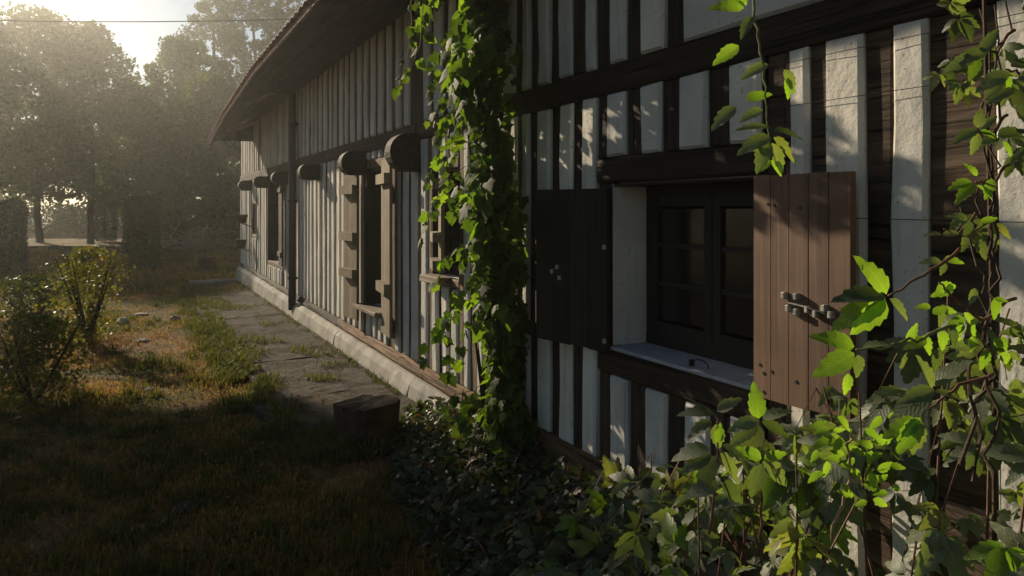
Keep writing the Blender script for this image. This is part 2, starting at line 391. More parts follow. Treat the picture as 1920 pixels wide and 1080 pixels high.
def add_panel(y0, y1, z0, z1, xo=0.0, la=0.0, lb=0.0):
    if y1 - y0 < .02 or z1 - z0 < .04: return
    part('plaster_panel', house, wob(y0 + .002, y1 - .002, z0 + .003, z1 - .003, D - .006 - rng.uniform(0, .008) + xo, .05, min(.012, (y1 - y0) * .16), min(.007, (y1 - y0) * .09), .006, la, lb), M['plaster'])
def add_stud(y0, y1, z0, z1, mat=None, xo=0.0, la=0.0, lb=0.0):
    if y1 - y0 < .01 or z1 - z0 < .04: return
    part('stud', house, wob(y0, y1, z0 + .001, z1 - .001, D + .003 + rng.uniform(-.004, .008) + xo, .045, min(.008, (y1 - y0) * .16), .004, 0, la, lb), mat or M['timber'])
def row(edges, z0f, z1f, lo, hi, matf):
    """edges: panel (near, far) y pairs; the gaps between them are studs"""
    edges = sorted(edges); c = lo; lc = 0.0
    ln = lambda y: rng.uniform(-.022, .022) if y > 4.2 else rng.uniform(-.006, .006)
    for a, b in edges:
        l1 = ln(a) if a - c > .05 else lc; l2 = ln(b)
        if hi - b < .05: l2 = 0.0
        if a - c > .01: add_stud(c, a, z0f((c + a) / 2), z1f((c + a) / 2), matf((c + a) / 2), 0, lc, l1)
        add_panel(a, b, z0f((a + b) / 2), z1f((a + b) / 2), 0, l1, l2); c = b; lc = l2
    if hi - c > .01: add_stud(c, hi, z0f((c + hi) / 2), z1f((c + hi) / 2), matf((c + hi) / 2), 0, lc, 0)
def pxpairs(l): return [(WY(b), WY(a)) for a, b in l]
def gen(lo, hi, pitch=.245, pan=.14, skip=()):
    out_ = []; y = lo + .05
    while y < hi - .1:
        w = pan * rng.uniform(.82, 1.2); p_ = pitch * rng.uniform(.92, 1.1)
        if not any(a - w < y < b for a, b in skip): out_.append((y, min(y + w, hi - .02)))
        y += p_
    return out_
dark = lambda y: M['timber']
lowm = lambda y: (M['timber_grey_lit'] if rng.random() < .75 else M['timber']) if y > 4.0 else (M['timber_brown_lit'] if y < 2.15 else M['timber'])  # lighter timbers for sunlit stretches, dark timber for the shaded one between
# upper row
up = pxpairs([(1012, 1031), (1050, 1075), (1099, 1118), (1145, 1174), (1203, 1247), (1281, 1560), (982, 994)])
near_end = WY(1560) - .12
up += [(YN + .1, YN + 1.2), (YN + 1.35, near_end - 1.2), (near_end - 1.1, near_end)]
up += gen(WY(975), YF - .05, .25, .145, skip=[(WY(791) - .02, WY(776) + .02), (11.3, 11.5), (14.4, 14.6)])
row(up, lambda y: BEAM_T, lambda y: TOP - .01, YN, YF, dark)
# horizontal beam in four lengths with joints
bj = [YN, .9, WY(985), WY(783), 11.45, YF]
for a, b in zip(bj, bj[1:]):
    part('beam', house, wob(a + .002, b - .002, BEAM_B, BEAM_T, D - .012 + rng.uniform(-.004, .004), .06, .01, .008, .003), M['beam'])
# lower row, outside the openings
JW = .085
def lower(pairs, lo, hi): row([p_ for p_ in pairs if p_[0] >= lo - .001 and p_[1] <= hi + .001], sill_top, lambda y: BEAM_B, lo, hi, lowm)
right = pxpairs([(1482, 1517), (1551, 1621), (1670, 1740), (1870, 1965)])
right += [(YN + .1, YN + .5), (YN + .7, YN + 1.2), (YN + 1.4, YN + 1.9), (-.2, .1), (.3, .52), (.66, .82)]
lower(right, YN, WY(1471))
add_stud(WY(1470), OW[0] - .007, sill_top(2), BEAM_B, M['timber_brown_lit'])
left = pxpairs([(1010, 1032), (1050, 1074), (1095, 1120), (982, 994)])
add_stud(OW[1] + .007, WY(1122), Z(-.69), Z(.13), M['timber'])
lower(left, WY(1122), WY(975))
segs = [(WY(975), OC[0] - JW), (OC[1] + JW, OB[0] - JW), (OB[1] + JW, OD[0] - JW), (OD[1] + JW, OE[0] - JW), (OE[1] + JW, YF)]
for a, b in segs: lower(gen(a - .02, b, .235, .125), a, b)
lint = {0: (.125, .255, -.82, -.69)}
# near window: pieces above the lintel and under the rail
for pa in pxpairs([(1141, 1175), (1202, 1241), (1275, 1327), (1367, 1430)]): add_panel(pa[0], pa[1], Z(.255), BEAM_B)
ab = sorted(pxpairs([(1141, 1175), (1202, 1241), (1275, 1327), (1367, 1430)])); c = OW[0]
for a, b in ab + [(WY(1122), 0)]:
    if a - c > .01: add_stud(c, a, Z(.255), BEAM_B)
    c = b
be = sorted(pxpairs([(1146, 1180), (1210, 1251), (1285, 1330), (1372, 1425)])); c = OW[0]
for a, b in be + [(WY(1122), 0)]:
    if a - c > .01: add_stud(c, a, sill_top(2), Z(-.82))
    if b: add_panel(a, b, sill_top(2), Z(-.82)); c = b
part('lintel', house, wob(OW[0] - .0, WY(1123), Z(.128), Z(.253), D - .012, .06, .012, .010, .004), M['beam'])
part('window_rail', house, wob(OW[0] - .0, WY(1123), Z(-.818), Z(-.695), D - .010, .06, .012, .008, .004), M['beam'])
# far openings: jambs, lintels, rails and the short pieces over and under
for o in (OC, OB, OD, OE):
    lt = .09; zt = min(o[3] + lt, BEAM_B - .005)
    for a, b in ((o[0] - JW, o[0] - .007), (o[1] + .007, o[1] + JW)): add_stud(a, b, sill_top(a), BEAM_B, lowm(a))
    part('lintel', house, wob(o[0] + .001, o[1] - .001, o[3], zt, D - .004, .06, .01, .006), M['timber_grey_lit'])
    part('window_rail', house, wob(o[0] + .001, o[1] - .001, o[2] - .07, o[2], D - .002, .06, .01, .006), M['timber_grey_lit'])
    for (z0, z1) in ((sill_top(o[0]), o[2] - .07), (zt, BEAM_B)):
        if z1 - z0 > .06: row(gen(o[0] - .03, o[1], .19, .11), lambda y: z0, lambda y: z1, o[0], o[1], lowm)
# bottom sill beam (rotten, brown) and whitewashed plinth
sj = [YN, .7, 2.3, 4.15, 5.75, 6.35, 8.6, 11.4, 14.2, YF]
for k, (a, b) in enumerate(zip(sj, sj[1:])):
    n = max(3, int((b - a) / .22)); V = []; Fc = []
    prof = [(.05, 0), (-.004, .0), (-.022, .25), (-.016, .6), (-.004, 1.0), (.05, 1.0)]
    for i in range(n + 1):
        y = a + .004 + (b - a - .008) * i / n; z0, z1 = sill_bot(y) + .001, sill_top(y)
        for (px_, q) in prof: V.append((D + px_ + (.010 * noise.noise((y * 6, q * 3, k)) if 0 < q < 1 else 0), y, z0 + (z1 - z0) * q + (.014 * noise.noise((y * 5, q, 9)) if q in (0,) else 0)))
    w = len(prof)
    Fc = [(i * w + j, i * w + j + 1, (i + 1) * w + j + 1, (i + 1) * w + j) for i in range(n) for j in range(w - 1)]
    Fc += [tuple(range(w))[::-1], tuple(n * w + j for j in range(w))]
    part('sill_beam', house, (V, Fc), M['beam_brown'] if b < 9 else M['beam'], False)
pj = [YN, 1.6, 4.3, 5.86, 8.4, 11.4, 14.3, YF]
for k, (a, b) in enumerate(zip(pj, pj[1:])):
    n = max(4, int((b - a) / .12)); V = []
    for i in range(n + 1):
        y = a + .005 + (b - a - .01) * i / n; zt = sill_bot(y)
        nn = lambda s, q=0: noise.noise((y * s, q, k * 1.7))
        prof = [(.06, zt), (-.03 + .01 * nn(5), zt - .002 + .012 * nn(4, 2)), (-.085 + .02 * nn(4, 5), zt - .05 + .02 * nn(6, 7)), (-.115 + .02 * nn(3, 8), .06 + .02 * nn(3, 1)), (-.13 + .02 * nn(3, 4), -.1)]
        V += [(D + p0, y, p1) for p0, p1 in prof]
    w = 5
    Fc = [(i * w + j + 1, i * w + j, (i + 1) * w + j, (i + 1) * w + j + 1) for i in range(n) for j in range(w - 1)]
    Fc += [tuple(range(w)), tuple(n * w + j for j in range(w))[::-1]]
    part('plinth', house, (V, Fc), M['plinth'], False)

# ---- near window
wf = D + .20
fr = part('window', house, join(
    box(wf, wf + .06, OW[0], OW[1], OW[2] + .002, OW[2] + .06), box(wf, wf + .06, OW[0], OW[1], OW[3] - .06, OW[3] - .002),
    box(wf + .001, wf + .059, OW[1] - .055, OW[1] - .002, OW[2] + .06, OW[3] - .06), box(wf + .001, wf + .059, OW[0] + .002, OW[0] + .055, OW[2] + .06, OW[3] - .06)), M['frame'])
ym = (OW[0] + OW[1]) / 2
for a, b in ((OW[0] + .056, ym - .003), (ym + .003, OW[1] - .056)):
    z0, z1 = OW[2] + .062, OW[3] - .062
    link('casement', mesh('casement', *join(
        box(wf - .012, wf + .03, a, a + .05, z0, z1), box(wf - .012, wf + .03, b - .05, b, z0, z1),
        box(wf - .011, wf + .029, a + .05, b - .05, z0, z0 + .07), box(wf - .011, wf + .029, a + .05, b - .05, z1 - .05, z1)), M['frame']), fr)
    for q in (1, 2):
        zz = z0 + .07 + (z1 - z0 - .12) * q / 3
        link('muntin', mesh('muntin', *box(wf - .008, wf + .022, a + .052, b - .052, zz - .011, zz + .011), M['frame']), fr)
    for q in range(3):
        za = z0 + .07 + (z1 - z0 - .12) * q / 3 + .012; zb = z0 + .07 + (z1 - z0 - .12) * (q + 1) / 3 - .012
        link('pane', mesh('pane', *box(wf + .004, wf + .008, a + .052, b - .052, za, zb), M['glass']), fr)
part('window_sill', house, bevbox(D - .028, D + .198, OW[0] + .003, OW[1] - .003, OW[2] - .004, OW[2] + .012, .004, .001), M['sill_stone'])
for yy in (OW[1] - .0015, OW[0] + .0015):   # plastered reveals
    part('reveal', house, box(D - .004, D + .198, yy - .0012, yy + .0012, OW[2] + .013, OW[3] - .002), M['plaster'])
part('reveal_board', house, box(D + .0, D + .198, OW[0] + .004, OW[1] - .004, OW[3] - .014, OW[3] - .003), M['beam'])
# small iron catch on the sill
part('sill_catch', house, join(tube([(D + .02, WY(1290), OW[2] + .013), (D + .02, WY(1290), OW[2] + .04)], .012, 8), tube([(D + .04 , WY(1300) + .05 * math.cos(q), OW[2] + .014 + .03 * math.sin(q)) for q in np.linspace(0, 3.14, 8)], .003, 5)), M['iron'])

def shutter(h0, h1, z0, z1, n, mat, batmat, batten=(), front=True, label=None, thick=.026, bw=.07, bt=.022):
    """boards from plan point h0 (near) to h1 (far); battens at the given heights, on the outer face if front"""
    h0, h1 = Vector((*h0, 0)), Vector((*h1, 0)); d = (h1 - h0); L = d.length; d.normalize()
    nrm = Vector((-d.y, d.x, 0));  nrm = nrm if nrm.x < 0 else -nrm      # away from the wall
    def P(s, o, z): q = h0 + d * s + nrm * o; return (q.x, q.y, z)
    def sl(s0, s1, o0, o1, za, zb, j=0):
        V = [P(s, o, z + rng.uniform(-j, j)) for o in (o0, o1) for s in (s0, s1) for z in (za, zb)]
        return V, [(0, 2, 3, 1), (4, 5, 7, 6), (0, 1, 5, 4), (2, 6, 7, 3), (0, 4, 6, 2), (1, 3, 7, 5)]
    bats = [sl(-.004, L + .004, thick + .001, thick + bt, q - bw / 2, q + bw / 2, .003) if front else sl(.03, L - .03, -bt, -.001, q - bw / 2, q + bw / 2) for q in batten]
    s = bpy.data.objects.new('shutter', None); C.objects.link(s); s.parent = house; s.empty_display_size = .1
    if label: s['label'] = label
    for q in bats: link('batten', mesh('batten', *q, batmat), s)
    w = L / n
    for i in range(n):
        b = link('board', mesh('board', *sl(i * w + .0014, (i + 1) * w - .0014, rng.uniform(-.0015, .0015), thick + rng.uniform(-.002, .001), z0 + rng.uniform(-.004, .004), z1 + rng.uniform(-.003, .003)), mat), s)
    return s, P
xs_ = D - .10
sR, PR = shutter((xs_, WY(1605, xs_)), (xs_, WY(1423, xs_)), Z(-.665), Z(.120), 5, M['shutter_brown'], M['shutter_brown'], (Z(-.55), Z(.02)), False, 'brown five-board shutter folded back beside the near window')
LR = WY(1423, xs_) - WY(1605, xs_)
def sx(px): return WY(px, xs_ - .028) - WY(1605, xs_)
def sz(px, py): return Z(-(py - 392) / (px - 250) * (xs_ - .028) / math.cos(A))
bolts = [(1440, 383), (1452, 385), (1500, 390), (1425, 684), (1432, 700), (1447, 697), (1493, 716), (1432, 735)]
for a, b in bolts:
    c_ = Vector(PR(sx(a), .026, sz(a, b)))
    link('bolt', mesh('bolt', *tube([c_, c_ + Vector((-.003, 0, 0))], .0065, 6), M['iron']), sR)
for a, b in [(1474, 554), (1497, 556), (1482, 578), (1497, 585), (1518, 580), (1533, 588), (1550, 578), (1562, 590)]:
    c_ = Vector(PR(sx(a), .026, sz(a, b)))
    link('latch_lug', mesh('latch_lug', *bevbox(c_.x - .022, c_.x + .002, c_.y - .008, c_.y + .008, c_.z - .012, c_.z + .012, .003, .001), M['zinc']), sR)
c0 = Vector(PR(sx(1482), .036, sz(1482, 568))); c1 = Vector(PR(sx(1556), .036, sz(1556, 590)))
link('latch_bar', mesh('latch_bar', *tube([c0, (c0 + c1) / 2 + Vector((-.006, 0, .004)), c1], .006, 6), M['iron']), sR)
for hz in (Z(.0), Z(-.52)):   # hinge straps at the shutter's hinge side
    link('hinge', mesh('hinge', *join(tube([PR(LR + .012, .0, hz - .03), PR(LR + .012, .0, hz + .03)], .009, 6), box(xs_ + .02, D + .0, base(sR).y + WY(1423, xs_) + .004, WY(1423, xs_) + .02, hz - .015, hz + .015)), M['iron']), sR)
sL, PL = shutter((D - .03, WY(1145, D - .03)), (D - .125, WY(1012, D - .125)), Z(-.70), Z(.105), 4, M['shutter_dark'], M['shutter_dark'], (Z(-.55), Z(-.02)), False, 'dark shutter left of the near window, standing slightly off the wall')
for a, b in [(1036, 508), (1047, 500), (1052, 520), (1142, 463), (1142, 638)]:
    f = (1145 - a) / 133; c_ = Vector(PL(f * .5, .028, Z(-(b - 392) / (a - 250) * (D - .03 - .1 * f) / math.cos(A))))
    link('bolt', mesh('bolt', *bevbox(c_.x - .012, c_.x + .006, c_.y - .008, c_.y + .008, c_.z - .012, c_.z + .012, .003), M['zinc']), sL)

# ---- far windows: dark sashes, ledges and shutters
def farwindow(o, setback, nrow, ncol=1):
    x = D + setback; ym_ = (o[0] + o[1]) / 2
    w_ = part('window', house, join(box(x, x + .04, o[0], o[0] + .05, o[2], o[3]), box(x, x + .04, o[1] - .05, o[1], o[2], o[3]),
        box(x + .001, x + .039, o[0] + .05, o[1] - .05, o[2], o[2] + .06), box(x + .001, x + .039, o[0] + .05, o[1] - .05, o[3] - .05, o[3]),
        box(x - .004, x + .036, ym_ - .025, ym_ + .025, o[2] + .06, o[3] - .05)), M['frame'])
    for (a, b) in ((o[0] + .052, ym_ - .027), (ym_ + .027, o[1] - .052)):
        for q in range(nrow):
            za = o[2] + .062 + (o[3] - o[2] - .12) * q / nrow; zb = o[2] + .062 + (o[3] - o[2] - .12) * (q + 1) / nrow - .02
            link('pane', mesh('pane', *box(x + .015, x + .019, a, b, za, zb), M['glass']), w_)
            if q: link('muntin', mesh('muntin', *box(x + .008, x + .028, a, b, za - .019, za - .001), M['frame']), w_)
    for yy in (o[0] + .0012, o[1] - .0012): part('reveal', house, box(D + .0, x - .001, yy - .001, yy + .001, o[2] + .002, o[3] - .002), M['timber'])
farwindow(OB, .16, 4); farwindow(OC, .14, 3); farwindow(OD, .14, 4); 
x = D + .12
we = part('window', house, join(box(x, x + .04, OE[0], OE[0] + .04, OE[2], OE[3]), box(x, x + .04, OE[1] - .04, OE[1], OE[2], OE[3])), M['frame'])
link('pane', mesh('pane', *box(x + .01, x + .014, OE[0] + .042, OE[1] - .042, OE[2], OE[3]), M['glass']), we)
G = M['shutter_grey']
# tall window: two grey shutters folded back, standing off the wall a little
shutter((D - .07, OB[1] + .02), (D - .10, OB[1] + .44), Z(-1.13), Z(.36), 3, G, G, (Z(-.28), Z(-.66), Z(.2)), True, 'grey plank shutter on the far side of the tall window', bw=.09, bt=.05)
shutter((D - .10, OB[0] - .42), (D - .05, OB[0] - .01), Z(-1.13), Z(.45), 3, G, G, (Z(.27), Z(-.70)), True, 'grey plank shutter on the near side of the tall window', bw=.09, bt=.05)
part('window_ledge', house, bevbox(D - .14, D + .05, OB[0] - .03, OB[1] + .08, OB[2] - .03, OB[2] + .012, .008, .006), M['ledge'])
# window by the vine: one brown shutter half open
shutter((D - .16, OC[0] - .12), (D - .05, OC[0] + .22), Z(-.45), Z(.30), 3, M['shutter_grey'], M['ledge'], (Z(.18), Z(-.20), Z(-.40)), True, 'weathered brown shutter half covering the window by the vine', bw=.07, bt=.06)
part('window_ledge', house, bevbox(D - .10, D + .05, OC[0] + .16, OC[1] + .03, OC[2] - .05, OC[2] + .005, .008, .006), M['ledge'])
# far window: dark closed leaf folded against the wall, and two iron brackets with pots on the last wall bay
shutter((D - .06, OD[0] - .40), (D - .04, OD[0] - .01), Z(-.88), Z(.48), 3, M['shutter_dark'], M['shutter_dark'], (Z(.3), Z(-.7)), True, 'dark brown shutter at the far tall window')
for (px, py) in ((468, 418), (466, 463)):
    y = WY(px + 6); z = Z(-(py - 392) / (px - 250) * K)
    bk = part('bracket', house, join(box(D - .02, D + .0, y - .02, y + .02, z - .12, z + .10), tube([(D, y, z - .08), (D - .14, y, z - .02), (D - .22, y, z)], .01, 5)), M['iron'])
    bm = bmesh.new(); bmesh.ops.create_cone(bm, segments=12, radius1=.075, radius2=.11, depth=.17, cap_ends=True)
    for v_ in bm.verts: v_.co += Vector((D - .20, y, z + .09))
    me = bpy.data.meshes.new('pot'); bm.to_mesh(me); bm.free(); me.materials.append(M['iron']); link('pot', me, bk)

# ---- joist ends: rounded consoles
for y in (5.88, 7.46, 9.55, 11.62, 13.5, 15.6):
    hh = .155 if y < 7 else .12 if y < 9 else .10
    c = [(-(.26 - hh) - hh * math.sin(q), hh * math.cos(q)) for q in np.linspace(0, math.pi, 11)]
    prof = [(.0, hh)] + c + [(.0, -hh)]
    V = [(D - .012 + a, y + s, Z(.465) + b) for s in (-.075, .075) for a, b in prof]; n = len(prof)
    Fc = [tuple(range(n)), tuple(range(n, 2 * n))[::-1]] + [(k, k + n, (k + 1) % n + n, (k + 1) % n) for k in range(n)]
    part('joist_end', house, (V, Fc), M['beam'])
# ---- downpipe
yp = WY(545, D - .11)
dp = part('downpipe', house, tube([(D - .09, yp, .16), (D - .09, yp, 1.0), (D - .09, yp, 2.2), (D - .09, yp, TOP - .08), (D - .3, yp, TOP - .03), (D - .62, yp, TOP + .0)], .055, 10), M['pipe'], True)
for z in (.6, 1.7, 2.8):
    link('pipe_clip', mesh('pipe_clip', *join(tube([(D - .09, yp, z), (D - .09, yp, z + .03)], .064, 10), box(D - .04, D + .0, yp - .01, yp + .01, z, z + .03)), M['iron']), dp)
# ---- roof, soffit, eave
def eave(y): # outer edge x, z
    h = 1.655 if y < 9.5 else 1.655 - (y - 9.5) * .05 if y < 13 else 1.48 - (y - 13) * .09
    return 1.31, Z(h)
RY1 = 15.4
nb = 6; yj = [YN - .4, 2.2, 6.1, 9.5, 13.0, RY1]
for k in range(nb):
    for a, b in zip(yj, yj[1:]):
        V = []
        for y in (a + .003, b - .003):
            ex, ez = eave(y)
            for q in (k / nb + .004, (k + 1) / nb - .002):
                x = ex + .02 + (D + .05 - ex - .02) * q; z = ez + (TOP + .005 - ez) * q
                V += [(x, y, z), (x, y, z + .02)]
        part('soffit_board', house, (V, [(0, 2, 6, 4), (1, 5, 7, 3), (0, 1, 3, 2), (4, 6, 7, 5), (0, 4, 5, 1), (2, 3, 7, 6)]), M['soffit'])
V = []; Fc = []
ry = [YN - .4, 2, 6, 9.5, 13, RY1]
for y in ry:
    ex, ez = eave(y)
    V += [(ex, y, ez + .028), (ex - .02, y, ez + .06), (D + 3.0, y, ez + 1.55), (D + 6.4, y, ez + .1), (D + 6.2, y, ez + .0), (D + .06, y, TOP + .06)]
for i in range(len(ry) - 1):
    for k in range(6): a = i * 6 + k; b = i * 6 + (k + 1) % 6; Fc.append((a, b, b + 6, a + 6))
Fc += [tuple(range(6)), tuple((len(ry) - 1) * 6 + k for k in range(6))[::-1]]
part('roof', house, (V, Fc), M['tile'])
for a, b in zip(ry, ry[1:]):
    V = []
    for y in (a + .002, b - .002):
        ex, ez = eave(y); V += [(ex - .01, y, ez - .005), (ex + .015, y, ez - .005), (ex + .015, y, ez + .025), (ex - .01, y, ez + .025)]
    part('fascia_board', house, (V, [(0, 1, 5, 4), (1, 2, 6, 5), (2, 3, 7, 6), (3, 0, 4, 7), (0, 3, 2, 1), (4, 5, 6, 7)]), M['tile'])
# curved eave tiles
y = YN - .3; k = 0; tile_me = None
cv = [(math.cos(q) * .085, math.sin(q) * .06) for q in np.linspace(0, math.pi, 6)]
V = []
for (xx, zz, s) in ((-.05, -.012, 1.0), (.40, .17, .85)):
    V += [(xx, a * s, b * s + zz) for a, b in cv]; V += [(xx, a * s * .82, b * s * .75 + zz) for a, b in cv]
Fc = []
for i in range(5): Fc += [(i, i + 1, i + 13, i + 12), (i + 6, i + 18, i + 19, i + 7), (i, i + 6, i + 7, i + 1), (i + 12, i + 13, i + 19, i + 18)]
tile_me = mesh('roof_tile', V, Fc, M['tile'])
while y < RY1 - .1:
    ex, ez = eave(y); o = link('roof_tile', tile_me, house, (ex - .0, y, ez + .045)); o.scale = (1, 1, .55); o.rotation_euler = (rng.uniform(-.04, .04), rng.uniform(-.03, .03), rng.uniform(-.04, .04)); y += .195
# training wires across the near wall
for z in (Z(.52), Z(.365), Z(-.03)):
    part('training_wire', house, tube([(D - .03, YN + .5, z), (D - .032, 1.0, z - .006), (D - .028, WY(1432), z + .004)], .0012, 4), M['iron'])

# ------------------------------------------------------------------ leaf meshes
def leaflet(L=1.0, W=.5, serr=5, fold=.18, curl=.25, tw=0.0):
    """base at origin, tip along +y, normal +z; returns verts, faces, uvs per vertex"""
    V, U, Fc = [], [], []
    n = serr * 2
    for i in range(n + 1):
        v = i / n; w = W * .5 * (math.sin(math.pi * v ** .78) ** .8) * (1.06 if i % 2 else .90) if 0 < i < n else 0
        y = v * L; z = -curl * v * v * L
        V.append((0, y, z)); U.append((.5, v))
        if 0 < i < n:
            for s in (-1, 1):
                V.append((s * w, y - (.05 * L if i % 2 == 0 else -.015 * L), z + fold * w + tw * s * w)); U.append((.5 + s * .5 * w / (W * .5 + 1e-6), v))
    idx = lambda i, s: (0 if i == 0 else 1 + (i - 1) * 3 + (0 if s == 0 else (1 if s < 0 else 2)))
    # vertex order: i=0 ->0 ; i in 1..n-1 -> mid,left,right ; i=n -> last
    last = len(V) - 1
    for i in range(n):
        m0 = idx(i, 0); m1 = idx(i + 1, 0) if i + 1 < n else last
        for s in (-1, 1):
            if i == 0: f = (m0, m1, idx(1, s))
            elif i + 1 == n: f = (m0, last, idx(i, s))
            else: f = (m0, m1, idx(i + 1, s), idx(i, s))
            Fc.append(f if s > 0 else f[::-1])
    return V, Fc, U
def xf(leaf, M4):
    return [M4 @ Vector(v) for v in leaf[0]], leaf[1], leaf[2]
def jl(*ls):
    V, Fc, U = [], [], []
    for v, f, u in ls:
        n = len(V); V += v; Fc += [tuple(i + n for i in q) for q in f]; U += u
    return V, Fc, U
def palmate(n=5, size=1.0, serr=5, droop=.3):
    ls = []
    for k in range(n):
        a = (k - (n - 1) / 2) * R(58 if n == 5 else 70) * .82; s = size * (1 - .30 * abs(k - (n - 1) / 2) / ((n - 1) / 2 + .01)) * rng.uniform(.9, 1.08)
        l = leaflet(s, s * rng.uniform(.42, .52), serr, rng.uniform(.1, .45), rng.uniform(.15, .55), rng.uniform(-.2, .2))
        mt = Matrix.Rotation(-a, 4, 'Z') @ Matrix.Rotation(-droop * rng.uniform(.3, 1.5), 4, 'X') @ Matrix.Rotation(rng.uniform(-.35, .35), 4, 'Y')
        ls.append(xf(l, mt @ Matrix.Translation((0, .05 * size, 0))))
    # petiole
    tv, tf = tube([(0, 0, 0), (0, -.25 * size, -.05 * size), (0, -.55 * size, -.16 * size)], .012 * size, 3)
    ls.append((tv, tf, [(.5, .5)] * len(tv)))
    return jl(*ls)
def lobed(L=1.0):
    """three to five pointed lobes, like a grape or boston ivy leaf"""
    prof = [(0, 0), (.22, -.10), (.46, .06), (.40, .22), (.60, .42), (.36, .50), (.30, .66), (.0, 1.05)]
    V = [(0, .25, 0)]; U = [(.5, .3)]
    pts = [(x, y) for x, y in prof] + [(-x, y) for x, y in prof[1:-1][::-1]]
    for x, y in pts: V.append((x * L, y * L, -.22 * L * (abs(x) ** 1.5) - .22 * L * y * y + .05 * L * rng.uniform(-1, 1))); U.append((.5 + x, max(0, y)))
    n = len(pts); return V, [(0, 1 + (k + 1) % n, 1 + k)[::-1] for k in range(n)], U
def leaf_mesh(name, l, mat):
    me = mesh(name, l[0], l[1], mat, True)
    uv = me.uv_layers.new(name='UVMap'); vi = np.empty(len(me.loops), np.int32); me.loops.foreach_get('vertex_index', vi)
    uv.data.foreach_set('uv', np.array(l[2], np.float32)[vi].ravel()); return me
def basis(dirv, nrm, size):
    y = Vector(dirv).normalized(); z = Vector(nrm); z = (z - y * z.dot(y))
    if z.length < 1e-3: z = y.orthogonal()
    z.normalize(); x = y.cross(z)
    m_ = Matrix((x, y, z)).transposed().to_4x4(); return m_ @ Matrix.Scale(size, 4)
def put(name, me, pos, dirv, nrm, size, parent):
    o = link(name, me, parent); o.matrix_local = Matrix.Translation(Vector(pos) - base(parent)) @ basis(dirv, nrm, size); return o
def batch(name, leaves, places, mat, parent=None, b=Vector((0, 0, 0))):
    """many leaves in ONE mesh; leaves: templates (V,F,U); places: (pos, dir, normal, size)"""
    Vs, Ls, Lt, Us, Rn = [], [], [], [], []; off = 0
    tmpl = []
    for l in leaves:
        vi = np.array([i for f in l[1] for i in f], np.int64); ln = np.array([len(f) for f in l[1]], np.int64)
        tmpl.append((np.array([tuple(v) for v in l[0]], np.float64), vi, ln, np.array(l[2], np.float64)))
    for i, (p_, d_, n_, s_) in enumerate(places):
        v, vi, ln, u = tmpl[i % len(tmpl)]
        m_ = np.array(basis(d_, n_, s_)); w = v @ m_[:3, :3].T + np.array(p_ - b)
        Vs.append(w); Ls.append(vi + off); Lt.append(ln); Us.append(u[vi]); Rn.append(np.full(len(v), rng.random())); off += len(v)
    return rawmesh(name, np.concatenate(Vs), np.concatenate(Ls), np.concatenate(Lt), mat, parent, np.concatenate(Us), np.concatenate(Rn))
def rawmesh(name, V, loops, tot, mat, parent=None, uv=None, rnd=None, smooth=True):
    me = bpy.data.meshes.new(name); me.vertices.add(len(V)); me.vertices.foreach_set('co', V.astype(np.float32).ravel())
    me.loops.add(len(loops)); me.loops.foreach_set('vertex_index', loops.astype(np.int32))
    me.polygons.add(len(tot)); st = np.concatenate([[0], np.cumsum(tot)[:-1]]); me.polygons.foreach_set('loop_start', st.astype(np.int32))
    if smooth: me.polygons.foreach_set('use_smooth', np.ones(len(tot), bool))
    me.update(calc_edges=True)
    if uv is not None: u = me.uv_layers.new(name='UVMap'); u.data.foreach_set('uv', uv.astype(np.float32).ravel())
    if rnd is not None: a = me.attributes.new('rnd', 'FLOAT', 'POINT'); a.data.foreach_set('value', rnd.astype(np.float32))
    me.materials.append(mat); return link(name, me, parent)

PAL = [palmate(5, 1.0, 5, .3) for _ in range(4)] + [palmate(3, 1.0, 5, .3)]
PALM = [leaf_mesh('leaf', l, M['creeper']) for l in PAL]
PALY = [leaf_mesh('lit_leaf', l, M['creeper_lit']) for l in PAL]
LOB = [lobed() for _ in range(4)]
LOBM = [leaf_mesh('leaf', l, M['vine']) for l in LOB]
SMALL = [leaflet(1, .62, 2, .2, .25) for _ in range(3)]
LF = [leaflet(1, .5, 5, .25, .3), leaflet(1, .55, 5, .1, .5), leaflet(1, .46, 5, .3, .15)]
LFY = [leaf_mesh('lit_leaf', l, M['creeper_lit']) for l in LF]
LFG = [leaf_mesh('leaf', l, M['creeper']) for l in LF]
def rv(s=1.0): return Vector((rng.gauss(0, s), rng.gauss(0, s), rng.gauss(0, s)))

